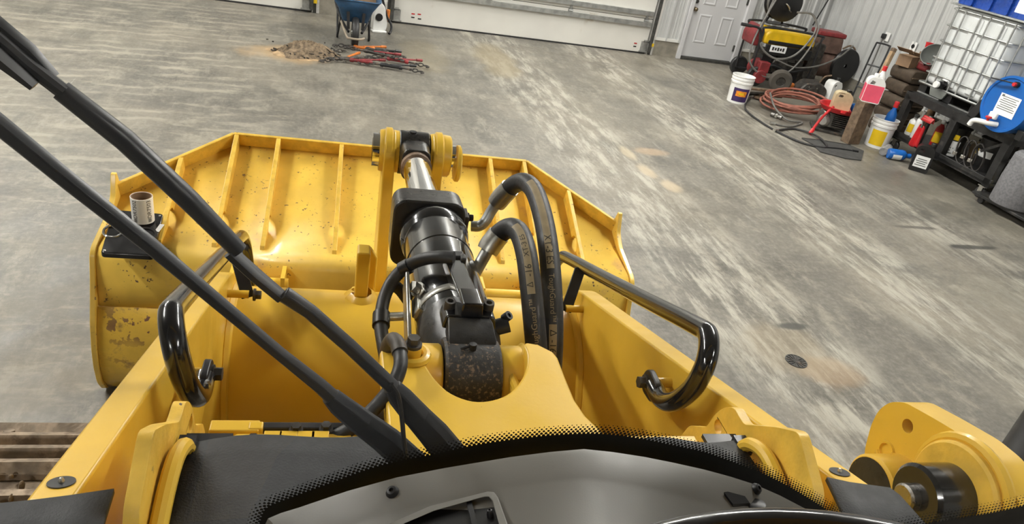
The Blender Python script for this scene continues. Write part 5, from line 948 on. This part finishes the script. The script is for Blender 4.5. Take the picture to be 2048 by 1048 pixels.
part('pail_body', BPL, Rk, lambda m: m.lathe([(0, .003), (r_*.9, 0), (r_, h_), (r_*1.05, h_), (r_*1.05, h_*1.03), (0, h_*1.05)], 30)); part('band', PAP, Rk, lambda m: arc_label(m, r_*.96, r_*.98, h_*.45, h_*.66, D(140), D(235))); part('band', LBY, Rk, lambda m: arc_label(m, r_*.965, r_*.985, h_*.47, h_*.66, D(110), D(165))); part('lid_ring', BPL, Rk, lambda m: m.tube([V((r_*1.05*math.cos(a), r_*1.05*math.sin(a), h_*1.02)) for a in [k*PI/14 for k in range(28)]], .008, 6, closed=True))
for k, (x, lb) in enumerate(((1905, 'dark leather strap loop nearest the white labelled pail'), (1925, 'middle dark leather strap loop on the cart shelf'), (1943, 'dark leather strap loop nearest the cart leg'))):
    q = ub(x, 335, 'X', 7.0); t = thingB('strap_loop', lb, 'strap', (7.02, q.y, SHZ), .3, group='strap loops on the cart shelf')
    part('loop', mat('dark_leather', (.05, .045, .042), .6, var=.3), t, lambda m: m.grid(lambda u, v: V((.03*v-.02, .07*math.cos(u*2*PI)+.03*math.sin(u*2*PI), .16+.15*math.sin(u*2*PI))), 28, 1), solid=.008); part('buckle', STL, t, lambda m: m.box((-.01, .06, .10), (.02, .05, .04)), bevel=.004)
jug('white_jug', 'pale jug half hidden behind the leather straps', onshelf(1935, 352, 7.5), PI/2, TAJ, BPL, .22, .2, .12)
sq = ub(1993, 372, 'X', 7.0); bottle('spray_bottle', 'white spray bottle with a yellow label right of the cart leg', (7.05, sq.y-.02, .10), 0, WHP, BPL, .38, .06, LBY, 'bottle', True)
Gc = thingB('covered_stool', 'grey felt covered cylinder at the right edge beside the cart', 'stool', tuple(ub(2035, 385, 'X', 6.95).xy)+(.10,), 0); part('cover', GRC, Gc, lambda m: m.lathe([(0, .55), (.16, .55), (.19, .52), (.205, .3), (.21, .02), (.20, 0)], 32)); part('hem', INK, Gc, lambda m: m.lathe([(.212, 0), (.214, .012), (.208, .014)], 32))
Sh = thingB('side_dolly', 'low black dolly on casters under the grey covered cylinder', 'dolly', tuple(ub(2035, 385, 'X', 6.95).xy)+(0,), .0); part('platform', CRT, Sh, lambda m: m.box((.12, -.05, .085), (.55, .80, .028)), bevel=.004)
for x in (-.10, .34):
    for y in (-.38, .25): c = part('caster', RUB, Sh, lambda m: m.lathe([(0, -.02), (.028, -.022), (.035, -.012), (.035, .012), (.028, .022), (0, .02)], 18, (x, y, .035), (1, .3, 0))); part('fork', ZNC, c, lambda m: m.box((x, y, .068), (.06, .07, .008)))
q = fl(1834, 341); jug('black_jug', 'black oil jug with a white printed label on the floor before the cart', tuple(q), -.75, BPL, BPL, .34, .20, .13, .05, PAP)
pail('white pail with a yellow label and no lid, holding a blue bottle', tuple(fl(1750, 292)), .0, WHP, None, [(LBY, .10, .62, D(185), D(258), 0)])
q = fl(1750, 292); bottle('blue_bottle', 'blue bottle with a red tip standing in the white pail', (q.x+.05, q.y+.0, .06), 0, BLUE, REB, .52, .06)
q = fl(1762, 312); bottle('clear_bottle', 'empty clear plastic bottle lying in front of the white pail', (q.x, q.y, .055), 0, CLR, BPL, .28, .05, None, 'bottle', lay=(1.45, 0, 2.2))
q = fl(1790, 320); bottle('blue_bottle', 'blue plastic bottle lying on its side on the floor near the white pail', (q.x-.1, q.y+.04, .062), 0, BLUE, BLUE, .26, .062, PAP, 'bottle', lay=(1.5, 0, 1.2+BA))
q = fl(1700, 300)
# red cup on the sacks
Cu = thingB('red_cup', 'small red plastic cup standing beside the tote', 'cup', (7.55, 7.86, zt+.20), 0); part('cup', REB, Cu, lambda m: m.lathe([(0, .003), (.03, 0), (.045, .12), (.05, .12), (.05, .125), (.043, .125), (.028, .008), (0, .008)], 22)); part('base_block', WOD, Cu, lambda m: m.box((0, 0, -.10), (.10, .10, .20)), bevel=.004)
# ---- things lying on the bucket
def bz(y): return plate_z(y) if y > FO[0] else FO[1]+(y-FO[0])*.165
tc = [up(x, y, 'Z', .735) for x, y in ((228, 432), (328, 440), (306, 504), (200, 498))]; c0 = sum(tc, V())/4
Lt = thing('work_light', 'square black plastic lamp plate lying on the left of the bucket ledge', 'lamp', c0-V((0, 0, .0)), 0)
SLP = lambda y: .17*(y)-.004
part('housing', mat('gloss_black_plastic', (.010, .010, .011), .18, var=.2), Lt, lambda m: m.prism(rnd([tuple((p-c0).xy) for p in tc], .015), lambda p: V((p[0], p[1], SLP(p[1])-.012)), lambda p: V((p[0], p[1], SLP(p[1])+.012))), bevel=.006, seg=3)
part('lens_ring', CHR, Lt, lambda m: m.tube([V((-.07+.035*math.cos(a), -.005+.035*math.sin(a), SLP(-.005)+.014+.01*math.sin(a))) for a in [k*PI/12 for k in range(24)]], .005, 8, closed=True)); part('socket', BPL, Lt, lambda m: m.lathe([(.052, .012), (.05, .02), (.04, .02), (.038, .013), (.015, .013), (.014, .018), (0, .018)], 24, (.045, -.02, SLP(-.02)), (0, -.17, 1)))
for p in tc: part('screw', STL, Lt, lambda m: m.lathe([(.0, .0135), (.004, .0135), (.005, .0125)], 10, (p-c0)*.88+V((0, 0, SLP((p-c0).y*.88))), (0, -.17, 1)))
part('window', WHP, Lt, lambda m: m.bar(V((.095, .06, SLP(.06)+.0125)), V((.085, .01, SLP(.01)+.0125)), .018, .002), bevel=.003)
rb = up(287, 440, 'Z', .76); Rl = thing('label_roll', 'white roll of printed barcode labels standing on the black lamp plate', 'label roll', rb, 0)
part('core', CRD, Rl, lambda m: m.lathe([(.040, 0), (.040, .108), (.036, .108), (.036, 0)], 32)); part('label_wrap', WHP, Rl, lambda m: m.lathe([(.040, .0), (.0415, .0), (.0415, .108), (.040, .108)], 40))
def onroll(a0): return lambda x, y: V((.0422*math.cos(a0+(-y)/.042), .0422*math.sin(a0-y/.042), .058+x))
cd = (CAMP-rb); a_c = math.atan2(cd.y, cd.x)
for a, s in ((a_c-.72, 'DR7502'), (a_c+.62, 'DR7503')):
    text_on(s, .024, (lambda a: lambda x, y: V((.0424*math.cos(a-y/.042), .0424*math.sin(a-y/.042), .064+x)))(a), 'printed_number', INK, Rl)
    part('print_block', INK, Rl, lambda m: [arc_label(m, .0422, .0422, .008+.004*k, .0105+.004*k, a-.18, a+.16, 4) for k in range(4)], sm=0)
part('tape_seam', PAP, Rl, lambda m: arc_label(m, .0421, .0421, .01, .10, a_c-.16, a_c+.14, 4))
